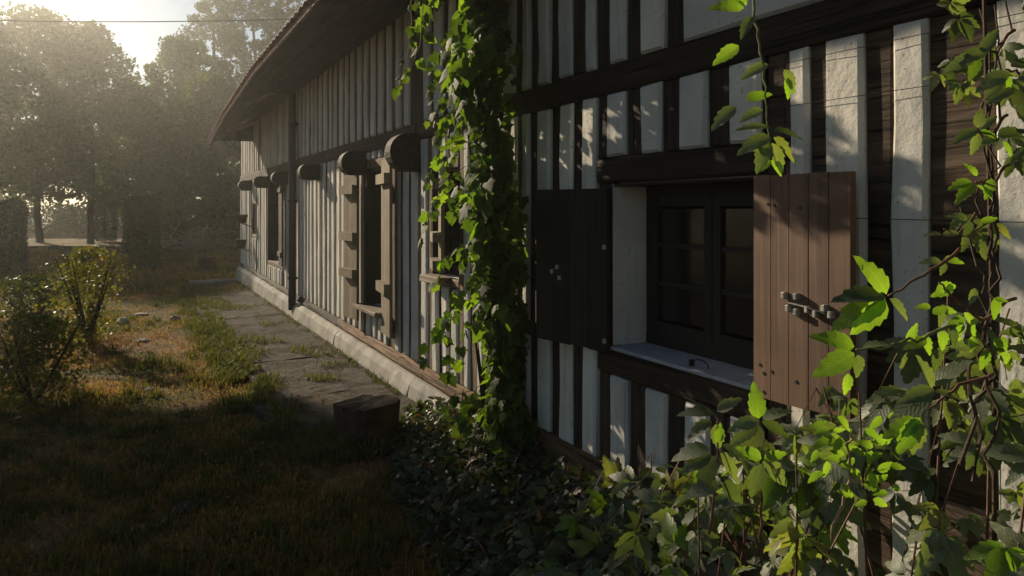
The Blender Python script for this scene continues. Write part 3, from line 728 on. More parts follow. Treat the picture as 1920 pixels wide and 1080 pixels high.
# ------------------------------------------------------------------ the vine column on the wall
def vine_column():
    b = Vector((D - .12, 4.35, .1))
    t_ = thing('climbing_vine', 'tall leafy vine climbing the farmhouse wall from ground to eave, its edge lit yellow green', 'vine', b)
    # centre line: wall position drifts nearer going down
    def centre(z):  # y along wall, outward distance
        return 4.28 - .25 * (z - 2.0) * -.30, .17 + .08 * max(0, z - 1.8)
    stems = []
    for k in range(7):
        o1, o2 = rng.uniform(-.16, .2), rng.uniform(-.02, .10); pts = []
        for i in range(16):
            z = .05 + i * .235; cy, cx = centre(z)
            pts.append((D - .03 - abs(o2) - cx * .35 + .03 * math.sin(i * .9 + k), cy + o1 * (1 - .2 * math.sin(i * .5 + k)) + .03 * math.sin(i * .7 + k * 2), z))
        stems.append(tube(pts, .014 if k else .03, 5, .006))
    part('stem', t_, join(*stems), M['bark'])
    pl = []
    for i in range(2900):
        z = rng.uniform(.15, 3.75); cy, cx = centre(z)
        bulk = (.62 + .75 * noise.noise((z * 2.3, 3, 1)))
        a = rng.uniform(-1.0, 1.0); y0_ = cy + a * (.24 * bulk + .06) + .08 * noise.noise((z * 3, 9, 2))
        out_ = math.sqrt(max(0, 1 - a * a)) * (.16 + .44 * bulk * (.75 if z < 1.0 else 1)) * rng.uniform(.55, 1.05)
        out_ *= float(np.interp(z, [0, 1.2, 1.9, 2.4, 3.8], [.6, .66, 1.1, 1.2, 1.25])); y = y0_ - out_ * 1.3
        p_ = Vector((D - .03 - out_, y, z))
        n_ = Vector((-1.0, .25 * a, .55)) + rv(.45); d_ = Vector((-.35, .5 * a, -1.0)) + rv(.5); p_ = p_ + rv(.025)
        pl.append((out_, p_, d_, n_, rng.uniform(.055, .105)))
    tw = []
    for i in range(34):
        z = rng.uniform(.5, 3.7); cy, cx = centre(z); o0 = rng.uniform(.25, .42); y0_ = cy + rng.uniform(-.1, .35) - o0
        p0 = Vector((D - o0, y0_, z)); dr = Vector((-.9, .35, rng.uniform(-.5, .5))).normalized(); L = rng.uniform(.10, .24); q_ = [p0]
        for k in range(5):
            dr = (dr + Vector((0, 0, -.42))).normalized(); q_.append(q_[-1] + dr * L / 3 + rv(.006))
        tw.append(tube(q_, .0025, 4, .0012))
        for k in range(1, 6):
            for sgn in (-1, 1):
                pl.append((1.0, q_[k] + rv(.012), Vector((-.3 + sgn * .3, .3 * sgn, -1.0)) + rv(.4), Vector((-.8, -.5, .6)) + rv(.5), rng.uniform(.04, .085)))
    tag(part('twig', t_, join(*tw), M['stem_green']), kind='stuff')
    pl.sort(key=lambda q: -q[0] - (.25 if q[1].y > 4.3 else 0))
    for i, (o_, p_, d_, n_, s_) in enumerate(pl[:290]): put('leaf', LOBM[i % 4], p_, d_, n_, s_, t_)
    tag(batch('foliage', LOB, [q[1:] for q in pl[290:]], M['vine'], t_, b), kind='stuff')
vine_column()

def spray(name, label, nodes, leaf_size, mat_meshes, step=.09, r=.004, stem='stem_green', cat='vine', jitter=.35, per=1, lname='leaf', outn=Vector((-.6, -.5, .6)), hang=Vector((0, 0, -.6))):
    """a climbing or hanging shoot: a stem through nodes with leaves set along it"""
    P_ = [Vector(n_) for n_ in nodes]; t_ = thing(name, label, cat, P_[0])
    seg = []
    for a, b in zip(P_, P_[1:]):
        n = max(2, int((b - a).length / .05))
        for i in range(n): seg.append(a.lerp(b, i / n) + rv(.006))
    seg.append(P_[-1]); part('stem', t_, tube(seg, r, 5, r * .45), M[stem], True)
    acc = 0; side = 1; k = 0
    for a, b in zip(seg, seg[1:]):
        acc += (b - a).length
        if acc > step:
            acc = 0; side = -side
            for q in range(per):
                d = (b - a).normalized(); sd = d.cross(outn).normalized() * side
                dv = sd * .9 + d * .4 + hang + rv(jitter); s = leaf_size * rng.uniform(.6, 1.15)
                pet = dv.normalized() * s * .45
                put(lname, mat_meshes[k % len(mat_meshes)], b + pet, dv, outn + rv(.35), s, t_); k += 1
    return t_
# two shoots hanging from the eave left of the column
spray('hanging_vine_shoot', 'slim lit vine shoot hanging from the eave, farther left of the pair', [at(770, -60, 4.5), at(772, 20, 4.5), at(768, 60, 4.5), at(764, 110, 4.5), at(745, 158, 4.5)], .062, LOBM, .05, .003, 'twig_pale', per=2)
spray('hanging_vine_shoot', 'slim lit vine shoot hanging from the eave, nearer the vine column', [at(792, -60, 4.4), at(795, 20, 4.4), at(792, 60, 4.4), at(783, 105, 4.4), at(768, 135, 4.4)], .066, LOBM, .05, .003, 'twig_pale', per=2)

# ------------------------------------------------------------------ creeper mound against the near wall
def mound_h(y):
    xs_ = [.2, 1.0, 1.5, 1.9, 2.3, 2.7, 3.2, 3.8, 4.6, 5.4]; hs = [1.15, 1.22, 1.05, .74, .46, .32, .24, .22, .22, .12]
    return float(np.interp(y, xs_, hs))
def mound_w(y): return float(np.interp(y, [.2, 1.0, 2.0, 3.0, 4.0, 5.0], [1.0, 1.0, .95, .85, .75, .45]))
def mound_pt(shell, ylo, yhi):
    y = rng.uniform(ylo, yhi); w = mound_w(y); q = rng.uniform(0, 1)  # q 0 wall, 1 outer foot
    H = mound_h(y) * (1 - q ** 2.2) * (1 + .30 * noise.noise((y * 2.2, q * 3, 0)))
    return Vector((D - .06 - q * w, y, max(.03, H * shell + .02))), q
b = Vector((1.6, 1.9, 0))
cs = thing('creeper_bush', 'dense mound of five-leaflet creeper at the foot of the wall, lower right', 'creeper', b)
pl = []
for i in range(290):
    p_, q = mound_pt(rng.uniform(.85, 1.08), .75, 2.85)
    d_ = Vector((-.8, -.35, -.1)) + rv(.6); n_ = Vector((-.55, -.45, 1.0)) + rv(.40)
    put('leaf', PALM[i % 5] if rng.random() > .10 else PALY[i % 5], p_, d_, n_, rng.choice((.07, .09, .105, .12)) * rng.uniform(.85, 1.15), cs)
inner = []
for i in range(650):
    p_, q = mound_pt(rng.uniform(.15, .85), .3, 2.9)
    inner.append((p_, Vector((-.8, -.2, .1)) + rv(.7), Vector((-.4, -.2, 1)) + rv(.5), rng.uniform(.05, .085)))
tag(batch('inner_foliage', PAL, inner, M['creeper'], cs, b), kind='stuff')
st = []
for i in range(46):
    p0 = Vector((D - rng.uniform(.1, .8), rng.uniform(.8, 2.9), 0)); p1, q = mound_pt(1.1, max(.7, p0.y - .3), p0.y + .3)
    p1 = p1 + Vector((0, 0, .06)); mid_ = p0.lerp(p1, .5) + rv(.08); st.append(tube([p0, mid_, p1], .005, 5, .0025))
part('stem', cs, join(*st), M['twig'])
# ground ivy
b = Vector((1.5, 3.8, 0)); gi = thing('ground_ivy', 'dark small-leaved ivy spreading over the ground below the vine column', 'ivy', b)
pl = []
for i in range(3600):
    p_, q = mound_pt(rng.uniform(.25, 1.12) ** .7, 2.3, 5.3); pl.append((p_, Vector((-.8, 0, .1)) + rv(.7), Vector((-.3, -.1, 1)) + rv(.45), rng.uniform(.028, .062)))
pl.sort(key=lambda q: -q[3])
IVYM = [leaf_mesh('leaf', l, M['ivy']) for l in (SMALL + LOB)]
for i, q in enumerate(pl[:280]): put('leaf', IVYM[i % 7], q[0], q[1], q[2], q[3], gi)
tag(batch('foliage', SMALL + LOB, pl[280:], M['ivy'], gi, b), kind='stuff')
st = []
for i in range(30):
    p0 = Vector((D - rng.uniform(.1, .8), rng.uniform(2.7, 4.8), 0)); p1, q = mound_pt(1.25, p0.y - .2, p0.y + .2)
    st.append(tube([p0, p0.lerp(p1, .5) + rv(.05), p1 + Vector((0, 0, .06))], .004, 4, .002))
part('stem', gi, join(*st), M['twig'])

# single conspicuous leaf clusters: (px, py, depth, leaf size px, direction in picture, lit green?)
def cluster(label, stem_nodes, leaves, cat='creeper', stem='twig', r=.004):
    P_ = [at(*q) for q in stem_nodes]; t_ = thing('creeper_shoot', label, cat, P_[0])
    pts = []
    for a, b_ in zip(P_, P_[1:]):
        for i in range(5): pts.append(a.lerp(b_, i / 5) + rv(.003))
    pts.append(P_[-1]); part('stem', t_, tube(pts, r, 6, r * .5), M[stem], True)
    for (px, py, z, size, ang, kind, tilt) in leaves:
        p_ = at(px, py, z); s = size / F * z
        up_ = Vector((0, 0, 1)); d_ = RT * math.cos(R(ang)) + up_ * math.sin(R(ang)) - FW * .15
        n_ = -FW * math.cos(R(tilt)) + up_ * math.sin(R(tilt)) + rv(.12)
        i = rng.randrange(3)
        if kind == 'y': put('lit_leaf', LFY[i], p_, d_, n_, s, t_)
        elif kind == 'g': put('leaf', LFG[i], p_, d_, n_, s, t_)
        elif kind == 'P': put('leaf', PALM[rng.randrange(4)], p_, d_, n_, s, t_)
        elif kind == 'Y': put('lit_leaf', PALY[rng.randrange(4)], p_, d_, n_, s, t_)
    return t_
cluster('shoot with large bright green leaves beside the right edge of the brown shutter', [(1800, 470, 1.62), (1730, 515, 1.58), (1665, 555, 1.55)],
    [(1662, 552, 1.55, 82, 115, 'y', 40), (1660, 556, 1.55, 100, 172, 'g', 50), (1660, 558, 1.55, 104, 200, 'y', 30), (1660, 562, 1.55, 88, 228, 'y', 20), (1668, 560, 1.55, 55, -40, 'g', 60)])
cluster('shoot with two green leaves and one pale leaf in front of the shutter lower corner', [(1790, 610, 1.6), (1740, 625, 1.55), (1680, 650, 1.5), (1605, 656, 1.5)],
    [(1602, 650, 1.5, 75, 150, 'y', 40), (1602, 662, 1.5, 80, 205, 'y', 30), (1618, 652, 1.5, 60, 20, 'g', 65), (1608, 665, 1.5, 45, 280, 'g', 20), (1700, 640, 1.55, 40, 60, 'y', 30), (1590, 700, 1.5, 42, 265, 'y', 20)], stem='stem_green')
cluster('grey green leaf cluster in front of the striped wall under the window sill', [(1330, 1000, 1.9), (1345, 860, 1.9), (1345, 790, 1.9)],
    [(1338, 775, 1.9, 62, 160, 'g', 60), (1345, 772, 1.9, 52, 40, 'g', 60), (1335, 790, 1.9, 55, 205, 'g', 55), (1342, 795, 1.9, 50, 280, 'g', 55), (1330, 840, 1.88, 68, 178, 'g', 60), (1333, 850, 1.88, 66, 205, 'g', 50), (1340, 855, 1.88, 72, 235, 'g', 55), (1350, 850, 1.88, 68, 320, 'g', 50), (1348, 905, 1.88, 66, 190, 'g', 50), (1352, 905, 1.88, 60, 330, 'g', 50), (1345, 830, 1.88, 36, 80, 'y', 10)])
cluster('upright leaf cluster just below the near window sill and the brown shutter', [(1425, 1010, 1.75), (1428, 880, 1.75), (1422, 790, 1.75)],
    [(1422, 785, 1.75, 66, 98, 'y', 10), (1422, 788, 1.75, 60, 190, 'g', 55), (1424, 792, 1.75, 74, 240, 'g', 40), (1428, 790, 1.75, 58, 335, 'g', 50), (1430, 786, 1.75, 56, 30, 'g', 60), (1420, 792, 1.75, 66, 215, 'g', 50), (1428, 860, 1.72, 50, 150, 'y', 30), (1430, 865, 1.72, 70, 330, 'g', 50), (1432, 860, 1.72, 44, 20, 'y', 30), (1428, 870, 1.72, 66, 250, 'g', 40)])
cluster('shoot with one big leaf in the lit green right of the shutter bottom corner', [(1860, 700, 1.5), (1790, 730, 1.5), (1720, 780, 1.5)],
    [(1752, 730, 1.5, 72, 195, 'g', 50), (1752, 725, 1.5, 78, 60, 'g', 60), (1748, 728, 1.5, 66, 105, 'g', 50), (1752, 735, 1.5, 60, -10, 'g', 60), (1745, 735, 1.5, 88, 205, 'g', 60), (1725, 782, 1.48, 84, 235, 'y', 20), (1722, 788, 1.48, 66, 200, 'y', 40), (1720, 790, 1.48, 70, 265, 'g', 30)])
cluster('twiggy shoot with small pale green leaves under the shutter', [(1560, 1020, 1.65), (1590, 900, 1.62), (1600, 820, 1.6), (1590, 790, 1.6)],
    [(1600 + rng.uniform(-75, 75), 860 + rng.uniform(-80, 80), 1.6 + rng.uniform(-.06, .06), rng.uniform(22, 36), rng.uniform(150, 400), 'y', rng.uniform(0, 50)) for _ in range(46)], stem='twig_pale')
cluster('shoot of small bright leaves crossing the dark stud above the creeper mound', [(1900, 560, 1.7), (1840, 600, 1.65), (1790, 560, 1.6), (1760, 530, 1.6)],
    [(1800 + rng.uniform(-70, 80), 600 + rng.uniform(-70, 70), 1.62 + rng.uniform(-.06, .06), rng.uniform(26, 46), rng.uniform(150, 400), rng.choice('yyg'), rng.uniform(0, 50)) for _ in range(30)], stem='twig')
cluster('leafy shoot hanging in front of the wall above the brown shutter', [(1405, -60, 1.8), (1415, 40, 1.8), (1428, 110, 1.8), (1440, 200, 1.8), (1445, 300, 1.8)],
    [(1395, 15, 1.8, 60, 165, 'y', 20), (1410, 30, 1.8, 50, 240, 'g', 50), (1385, 85, 1.8, 62, 215, 'y', 20), (1400, 10, 1.8, 40, 130, 'y', 30), (1440, 120, 1.8, 60, 205, 'g', 50), (1470, 130, 1.8, 50, 300, 'g', 40), (1475, 145, 1.8, 42, 275, 'y', 20), (1380, 200, 1.8, 62, 215, 'g', 50), (1400, 188, 1.8, 50, 30, 'y', 30), (1430, 205, 1.8, 48, 200, 'g', 40),
     (1445, 240, 1.8, 70, 178, 'g', 70), (1450, 245, 1.8, 58, 5, 'g', 60), (1445, 255, 1.8, 70, 200, 'g', 50), (1450, 258, 1.8, 60, 330, 'g', 50), (1442, 265, 1.8, 66, 245, 'g', 40), (1447, 268, 1.8, 62, 290, 'g', 40), (1445, 300, 1.8, 36, 220, 'y', 40), (1446, 300, 1.8, 36, 310, 'y', 40), (1444, 290, 1.8, 44, 160, 'g', 30)], stem='stem_green')
for lab, x0, y0, leaves in [
    ('topmost pale leaf cluster on the right side of the wall', 1840, 90, [(1850, 95, 195, 64), (1840, 100, 60, 55), (1825, 105, 205, 58), (1835, 110, 240, 40)]),
    ('pale leaf cluster at the right edge above the middle', 1885, 130, [(1895, 125, 20, 70), (1890, 135, 200, 60), (1880, 145, 225, 50), (1888, 140, -80, 36), (1900, 165, 205, 64), (1895, 160, 330, 44)]),
    ('drooping pale leaf cluster in mid height at the right side', 1830, 245, [(1832, 243, 205, 56), (1832, 240, 75, 40), (1834, 250, 250, 44), (1836, 248, -10, 42), (1838, 243, 45, 40), (1870, 255, 20, 55), (1872, 260, 190, 44), (1880, 265, -60, 36)]),
    ('bright green cluster in mid height over the dark timber', 1830, 340, [(1822, 340, 190, 46), (1825, 345, 220, 50), (1830, 348, -30, 42), (1860, 335, 250, 40), (1832, 330, 120, 30), (1815, 410, 160, 34), (1820, 415, 250, 30), (1838, 418, 20, 34)]),
    ('small cluster over the dark timber at shutter height', 1770, 430, [(1765, 440, 160, 30), (1768, 442, 20, 34), (1765, 490, 170, 36), (1770, 488, 10, 40), (1772, 492, 250, 26)])]:
    cluster(lab, [(x0 + 60, y0 - 30, 1.75), (x0 + 25, y0 + 10, 1.72), (x0, y0, 1.7)], [(a, b_, 1.7, s, an, 'y' if ('bright' in lab and i < 5) or i % 4 == 3 else 'g', 45) for i, (a, b_, an, s) in enumerate(leaves)], stem='twig')
cc = thing('shading_creeper', 'creeper foliage added to shade the wall at the right edge of the photo', 'creeper', (D - .1, .95, 1.0))  # leaves added to block the sun from the rightmost plaster strip
for i in range(170):
    y = rng.uniform(.5, 1.30); z = rng.uniform(.9, 3.1) if y < 1.1 else rng.uniform(1.9, 3.0); o_ = rng.uniform(.06, .38 if y < 1.1 else .17)
    put('leaf', PALM[i % 5], (D - o_, y, z), Vector((-.4, -.1, -1)) + rv(.4), Vector((-.8, -.2, .6)) + rv(.4), rng.uniform(.05, .085), cc)
tag(part('stem', cc, join(*[tube([(D - .05 - .06 * k, .5 + .14 * k, .1), (D - .08 - .05 * k, .55 + .13 * k, 1.2), (D - .06 - .07 * k, .5 + .14 * k, 2.2), (D - .1 - .05 * k, .55 + .13 * k, 3.15)], .006, 5, .004) for k in range(5)]), M['twig_dark']), kind='stuff')
# right-hand vine stems running up the wall
t_ = thing('bare_creeper_stems', 'bare reddish creeper stems climbing the dark timber at the right', 'creeper stems', at(1850, 700, 1.7))
ws = []
for k in range(3):
    base_ = [at(1800 + k * 30, 900, 1.55), at(1830 + k * 16, 700, 1.65), at(1855 + k * 6, 600 - k * 30, 1.7), at(1820 + k * 24, 500 - 60 * k, 1.74), at(1845 + k * 10, 300 - 60 * k, 1.76), at(1850 + k * 24, -40, 1.8)]
    q_ = []
    for a_, b_ in zip(base_, base_[1:]):
        for i_ in range(5): q_.append(a_.lerp(b_, i_ / 5) + rv(.012))
    ws.append(tube(q_, .0045, 5, .0025))
part('stem', t_, join(*ws), M['twig_dark'])

# ------------------------------------------------------------------ grass, weeds, litter
def grass(name, label, n, sampler, hmin, hmax, mat, width=.004):
    P_ = np.array([sampler() for _ in range(n)]); n = len(P_)
    h = NP.uniform(hmin, hmax, n) * (.6 + .8 * NP.random(n)); a = NP.uniform(0, 2 * np.pi, n); lean = NP.uniform(.1, .9, n)
    dx, dy = np.cos(a), np.sin(a); w = width * (1 + .5 * NP.random(n))
    b0 = P_ + np.stack([-dy * w, dx * w, 0 * w], 1); b1 = P_ - np.stack([-dy * w, dx * w, 0 * w], 1)
    m = P_ + np.stack([dx * h * lean * .35, dy * h * lean * .35, h * .62], 1)
    m0 = m + np.stack([-dy * w, dx * w, 0 * w], 1) * .7; m1 = m - np.stack([-dy * w, dx * w, 0 * w], 1) * .7
    tp = P_ + np.stack([dx * h * lean, dy * h * lean, h * (1 - .25 * lean)], 1)
    V = np.stack([b0, b1, m0, m1, tp], 1).reshape(-1, 3); o = np.arange(n) * 5
    loops = np.stack([o, o + 1, o + 3, o + 2, o + 2, o + 3, o + 4], 1).ravel(); tot = np.tile([4, 3], n)
    rnd = np.repeat(NP.random(n), 5)
    return tag(rawmesh(name, V, loops, tot, mat, None, None, rnd, False), label, 'grass', kind='stuff')
def smp_lawn():
    while 1:
        z = 2.6 + 20 * rng.random() ** 1.7; px = rng.uniform(-150, 1350); p_ = at(px, 392, z)
        x, y = p_.x, p_.y
        if x > path_left(y) - .05 and y > 5.5 and y < 17: continue
        if x > D - .2: continue
        dn = noise.noise((x * 1.3, y * 1.3, 2)) + .5 * noise.noise((x * 4, y * 4, 2))
        if dn < rng.uniform(-.7, .35): continue
        return (x, y, ground_h(x, y) - .004)
grass('lawn_grass', 'short patchy grass, half dry, over the yard', 90000, smp_lawn, .02, .06, M['grass'])
def smp_edge():
    y = 4.8 + 11.5 * rng.random() ** 1.5; k = rng.random()
    x = (path_left(y) + rng.gauss(-.05, .12)) if k < .6 else (1.94 + rng.gauss(0, .02) if k < .66 else rng.uniform(1.0, 1.9))
    if k >= .66 and noise.noise((x * 2, y * 1.5, 7)) < .15: return smp_edge()
    if noise.noise((x * 2, y * 2, 11)) < -.15: return smp_edge()
    return (x, y, max(ground_h(x, y), .04 if x > path_left(y) else -1))
grass('path_edge_grass', 'taller green tufts along the cracked path edge', 21000, smp_edge, .03, .09, M['grass_green'])
def smp_far():
    z = rng.uniform(14, 30); px = rng.uniform(-100, 480); p_ = at(px, 392, z); return (p_.x, p_.y, ground_h(p_.x, p_.y) - .01)
grass('far_grass', 'rough grass beyond the clipped shrubs', 24000, smp_far, .05, .16, M['grass'], .012)
tc = [smp_lawn() for _ in range(420)]
def smp_tuft():
    c = rng.choice(tc) if rng.random() < .85 else (gnd(697, 838).x + .26 * math.cos(rng.uniform(0, 6.28)), gnd(697, 838).y + .06 + .24 * math.sin(rng.uniform(0, 6.28)), -.01); return (c[0] + rng.gauss(0, .035), c[1] + rng.gauss(0, .035), c[2])
grass('grass_tufts', 'longer green grass tufts standing out of the short lawn', 15000, smp_tuft, .04, .12, M['grass_green'])
# fallen leaves
pl = []
for i in range(2600):
    z = 2.7 + 10 * rng.random() ** 1.5; p_ = at(rng.uniform(-100, 1150), 392, z)
    if p_.x > 1.9: continue
    on = p_.x > path_left(p_.y) and p_.y > 4.6
    if on and rng.random() < .15: continue
    p_.z = ground_h(p_.x, p_.y) + (.06 if on else .012); pl.append((p_, rv(1) * Vector((1, 1, .1)), Vector((0, 0, 1)) + rv(.3), rng.uniform(.02, .05)))
tag(batch('fallen_leaves', SMALL, pl, M['dry']), 'dry brown fallen leaves scattered on the yard', 'fallen leaves', kind='stuff')

# stones
def rock(label, px, py, s, flat=.6, mat='stone', name='stone'):
    bm = bmesh.new(); bmesh.ops.create_icosphere(bm, subdivisions=2, radius=1)
    sd = rng.random() * 50
    for v_ in bm.verts:
        f = 1 + .35 * noise.noise(v_.co * 1.3 + Vector((sd, 0, 0))); v_.co = Vector((v_.co.x * s * f * 1.2, v_.co.y * s * f * .8, v_.co.z * s * flat * f))
    me = bpy.data.meshes.new(name); bm.to_mesh(me); bm.free(); me.materials.append(M[mat])
    g_ = gnd(px, py); o = link(name, me, None, (g_.x, g_.y, ground_h(g_.x, g_.y) + s * flat * .35)); o.rotation_euler.z = rng.uniform(0, 6)
    return tag(o, label, 'stone')
rock('flat pale stone lying alone in the sunlit grass, nearest of the yard stones', 281, 728, .055, .35)
rock('pale stone halfway up the sunlit grass strip', 268, 638, .07, .35)
rock('round stone beside the shrub at the left of the dry strip', 231, 606, .085, .8)
rock('flat light stone at the far end of the dry strip', 262, 586, .10, .3)
rock('small round stone near the path edge', 328, 598, .07, .8)
rock('tiny pale stone in the dark grass at the lower left', 35, 780, .02, .5)
rock('dull flat stone sunk in the shaded grass in the lower middle', 345, 950, .10, .25, 'block')

# mossy block, grate, far stump
g_ = gnd(697, 838); bl = thing('chopping_block', 'dark weathered wooden block standing on the grass by the path', 'wood block', (g_.x, g_.y, 0))
def cyl_block(c, w, d, h, rot):
    bm = bmesh.new(); bmesh.ops.create_cube(bm, size=1); bmesh.ops.subdivide_edges(bm, edges=bm.edges[:], cuts=4, use_grid_fill=True)
    for v_ in bm.verts:
        q = v_.co.copy(); r_ = max(abs(q.x), abs(q.y)) * 2
        ang = math.atan2(q.y, q.x); sq = Vector((q.x, q.y)); ci = Vector((math.cos(ang), math.sin(ang))) * r_ * .56
        e = sq.lerp(ci, .45); nz = noise.noise(Vector((q.x, q.y, q.z)) * 4 + Vector((w * 9, 0, 0))) * .13
        v_.co = Vector((e.x * w * (1 + nz), e.y * d * (1 + nz), (q.z + .5) * h * (1 + nz * .6)))
        v_.co.rotate(Matrix.Rotation(rot, 3, 'Z')); v_.co += c
    V = [v_.co.copy() for v_ in bm.verts]; Fc = [tuple(v_.index for v_ in f.verts) for f in bm.faces]; bm.free(); return V, Fc
part('block_body', bl, cyl_block(Vector((g_.x, g_.y + .1, -.06)), .38, .32, .34, .5), M['block'])
g2 = gnd(389, 506); part('stump_body', thing('stump', 'small dark stump in the grass by the far end of the path', 'stump', (g2.x, g2.y, 0)), cyl_block(Vector((g2.x, g2.y, -.02)), .38, .38, .34, .2), M['block'])
g3 = gnd(565, 790, .02); gr = thing('drain_grate', 'rusty three-bar drain grate in the grass at the path end', 'drain grate', (g3.x, g3.y, 0))
for k in range(4):
    o_ = Vector((g3.x - .07 + k * .045, g3.y, .03)); dd = Vector((-.35, .94, 0)).normalized() * .17
    bx = tube([o_ - dd, o_ + dd], .012, 4); part('bar', gr, bx, M['iron'])

# ------------------------------------------------------------------ shrubs and hedges built of leaf faces
def quads(P_, size, sizevar=.4, nrm_up=0.3):
    n = len(P_); s = size * (1 + sizevar * (NP.random(n) - .5) * 2)
    nr = NP.normal(size=(n, 3)); nr[:, 2] += nrm_up; nr /= np.linalg.norm(nr, axis=1)[:, None]
    t_ = np.cross(nr, NP.normal(size=(n, 3))); t_ /= np.linalg.norm(t_, axis=1)[:, None]; u = np.cross(nr, t_)
    c = np.stack([P_ - t_ * s[:, None] * .5, P_ + u * s[:, None] * .30, P_ + t_ * s[:, None] * .5, P_ - u * s[:, None] * .30], 1).reshape(-1, 3)
    return c
def leafcloud(name, P_, size, mat, parent, b, **kw):
    P_ = np.asarray(P_); V = quads(P_, size, **kw) - np.array(b); n = len(P_)
    return rawmesh(name, V, np.arange(4 * n), np.full(n, 4), mat, parent, None, np.repeat(NP.random(n), 4), False)
def limbs(b, top, spread, n, r0, lean=(0, 0)):
    out_ = []; tips = []
    tp = Vector((b.x + lean[0], b.y + lean[1], top)); pts = [b.lerp(tp, k / 6) + (rv(.06 * r0 * 8) if 0 < k < 6 else Vector()) for k in range(7)]
    out_.append(tube([b - Vector((0, 0, .2))] + pts, r0, 8, r0 * .25)); 
    for i in range(n):
        f = rng.uniform(.3, .95); k = f * 6; q = pts[int(k)].lerp(pts[min(6, int(k) + 1)], k % 1); a = rng.uniform(0, 6.28); L = spread * rng.uniform(.5, 1) * (1.1 - f * .5)
        e = q + Vector((math.cos(a) * L, math.sin(a) * L, L * rng.uniform(.2, .7))); m_ = q.lerp(e, .5) + Vector((0, 0, L * .12)) + rv(.05 * L)
        out_.append(tube([q, m_, e], r0 * .32 * (1.1 - f * .6), 5, r0 * .08)); tips += [m_, e]
    tips.append(tp); return out_, tips
def tree(name, label, px, z, h, w, trunk_h, n_leaf, size, mat='tree_leaf', clumps=26, group='trees across the lane', pos=None, crown_bias=.0, clumpr=.24, cat='tree'):
    p_ = pos or at(px, 392, z); b = Vector((p_.x, p_.y, 0)); t_ = thing(name, label, cat, b, group)
    lb, tips = limbs(b, h * .86, w * .42, 9, .012 * h + .06, (rng.uniform(-.4, .4), rng.uniform(-.4, .4)))
    part('trunk', t_, join(*lb), M['bark'])
    cl = []
    for i in range(clumps):
        u = (i + .5) / clumps; zz = trunk_h + (h - trunk_h) * u ** .95; prof = math.sin(math.pi * min(1, (.16 + .84 * u) ** (.85 + crown_bias))) ** .65 if u < .97 else .2
        a = i * 2.399; r_ = w * .5 * prof * math.sqrt(rng.uniform(.15, 1.0)) * .85
        cl.append((b.x + math.cos(a) * r_, b.y + math.sin(a) * r_, zz, clumpr * w * rng.uniform(.6, 1.15)))
    for q in tips: cl.append((q.x, q.y, max(trunk_h, q.z), clumpr * w * .6))
    per = n_leaf // len(cl); P_ = []
    for (x, y, zc, r_) in cl:
        g = NP.normal(size=(per, 3)); g /= np.linalg.norm(g, axis=1)[:, None]; g *= (NP.random(per) ** .45)[:, None] * r_
        g[:, 2] *= .72; P_.append(g + np.array([x, y, min(zc, h - r_ * .5)]))
    P_ = np.concatenate(P_); P_ = P_[P_[:, 2] > trunk_h * .6]
    leafcloud('crown', P_, size, M[mat], t_, b); return t_

def shrubform(name, label, c, prof, n, size, mat, stems=5, cat='shrub', group=None, clump=.0, shell=.5):
    """prof(u, a) -> radius; u 0..1 height fraction; c=(x,y), h in prof.h"""
    b = Vector((c[0], c[1], 0)); t_ = thing(name, label, cat, b, group); h = prof['h']; P_ = []
    while len(P_) < n:
        u = rng.random(); a = rng.uniform(0, 6.283); rr = float(np.interp(u, prof['u'], prof['r'])) * (1 + prof.get('n', .2) * noise.noise((math.cos(a) * 1.5 + b.x, math.sin(a) * 1.5, u * h * 1.6)))
        q = rr * (shell + (1 - shell) * rng.random()) if rng.random() < .8 else rr * rng.random()
        x, y, z = b.x + math.cos(a) * q, b.y + math.sin(a) * q * prof.get('dy', 1), u * h * (1 + .06 * noise.noise((a, b.x, 1)))
        if clump and noise.noise((x * 4, y * 4, z * 4)) < rng.uniform(-.5, clump): continue
        P_.append((x, y, z + .02))
    leafcloud('foliage', P_, size, M[mat], t_, b)
    st = []
    for k in range(stems):
        a = rng.uniform(0, 6.28); r_ = prof['r'][len(prof['r']) // 2] * .7
        st.append(tube([b, b + Vector((math.cos(a) * r_ * .5, math.sin(a) * r_ * .5, h * .45)), b + Vector((math.cos(a) * r_, math.sin(a) * r_, h * .92))], .02 * h, 5, .004))
    part('stem', t_, join(*st), M['bark']); return t_
col_prof = lambda h, r: dict(h=h, u=[0, .08, .5, .88, .97, 1], r=[r * .8, r * .95, r, r * .95, r * .7, r * .25], n=.16)
g_ = gnd(266, 508); shrubform('clipped_shrub', 'tall dark clipped column shrub beyond the dry grass strip', (g_.x, g_.y), col_prof(1.92, .46), 11000, .055, 'hedge_leaf', group='clipped column shrubs', shell=.75)
g_ = gnd(14, 520); shrubform('clipped_shrub', 'clipped column shrub cut off by the left edge of the photo', (g_.x, g_.y), col_prof(1.80, .42), 10000, .055, 'hedge_leaf', group='clipped column shrubs', shell=.75)
g_ = gnd(198, 452); shrubform('clipped_shrub', 'farthest clipped column shrub, standing across the lane', (g_.x, g_.y), col_prof(2.3, .55), 7000, .08, 'hedge_leaf', group='clipped column shrubs', shell=.75)
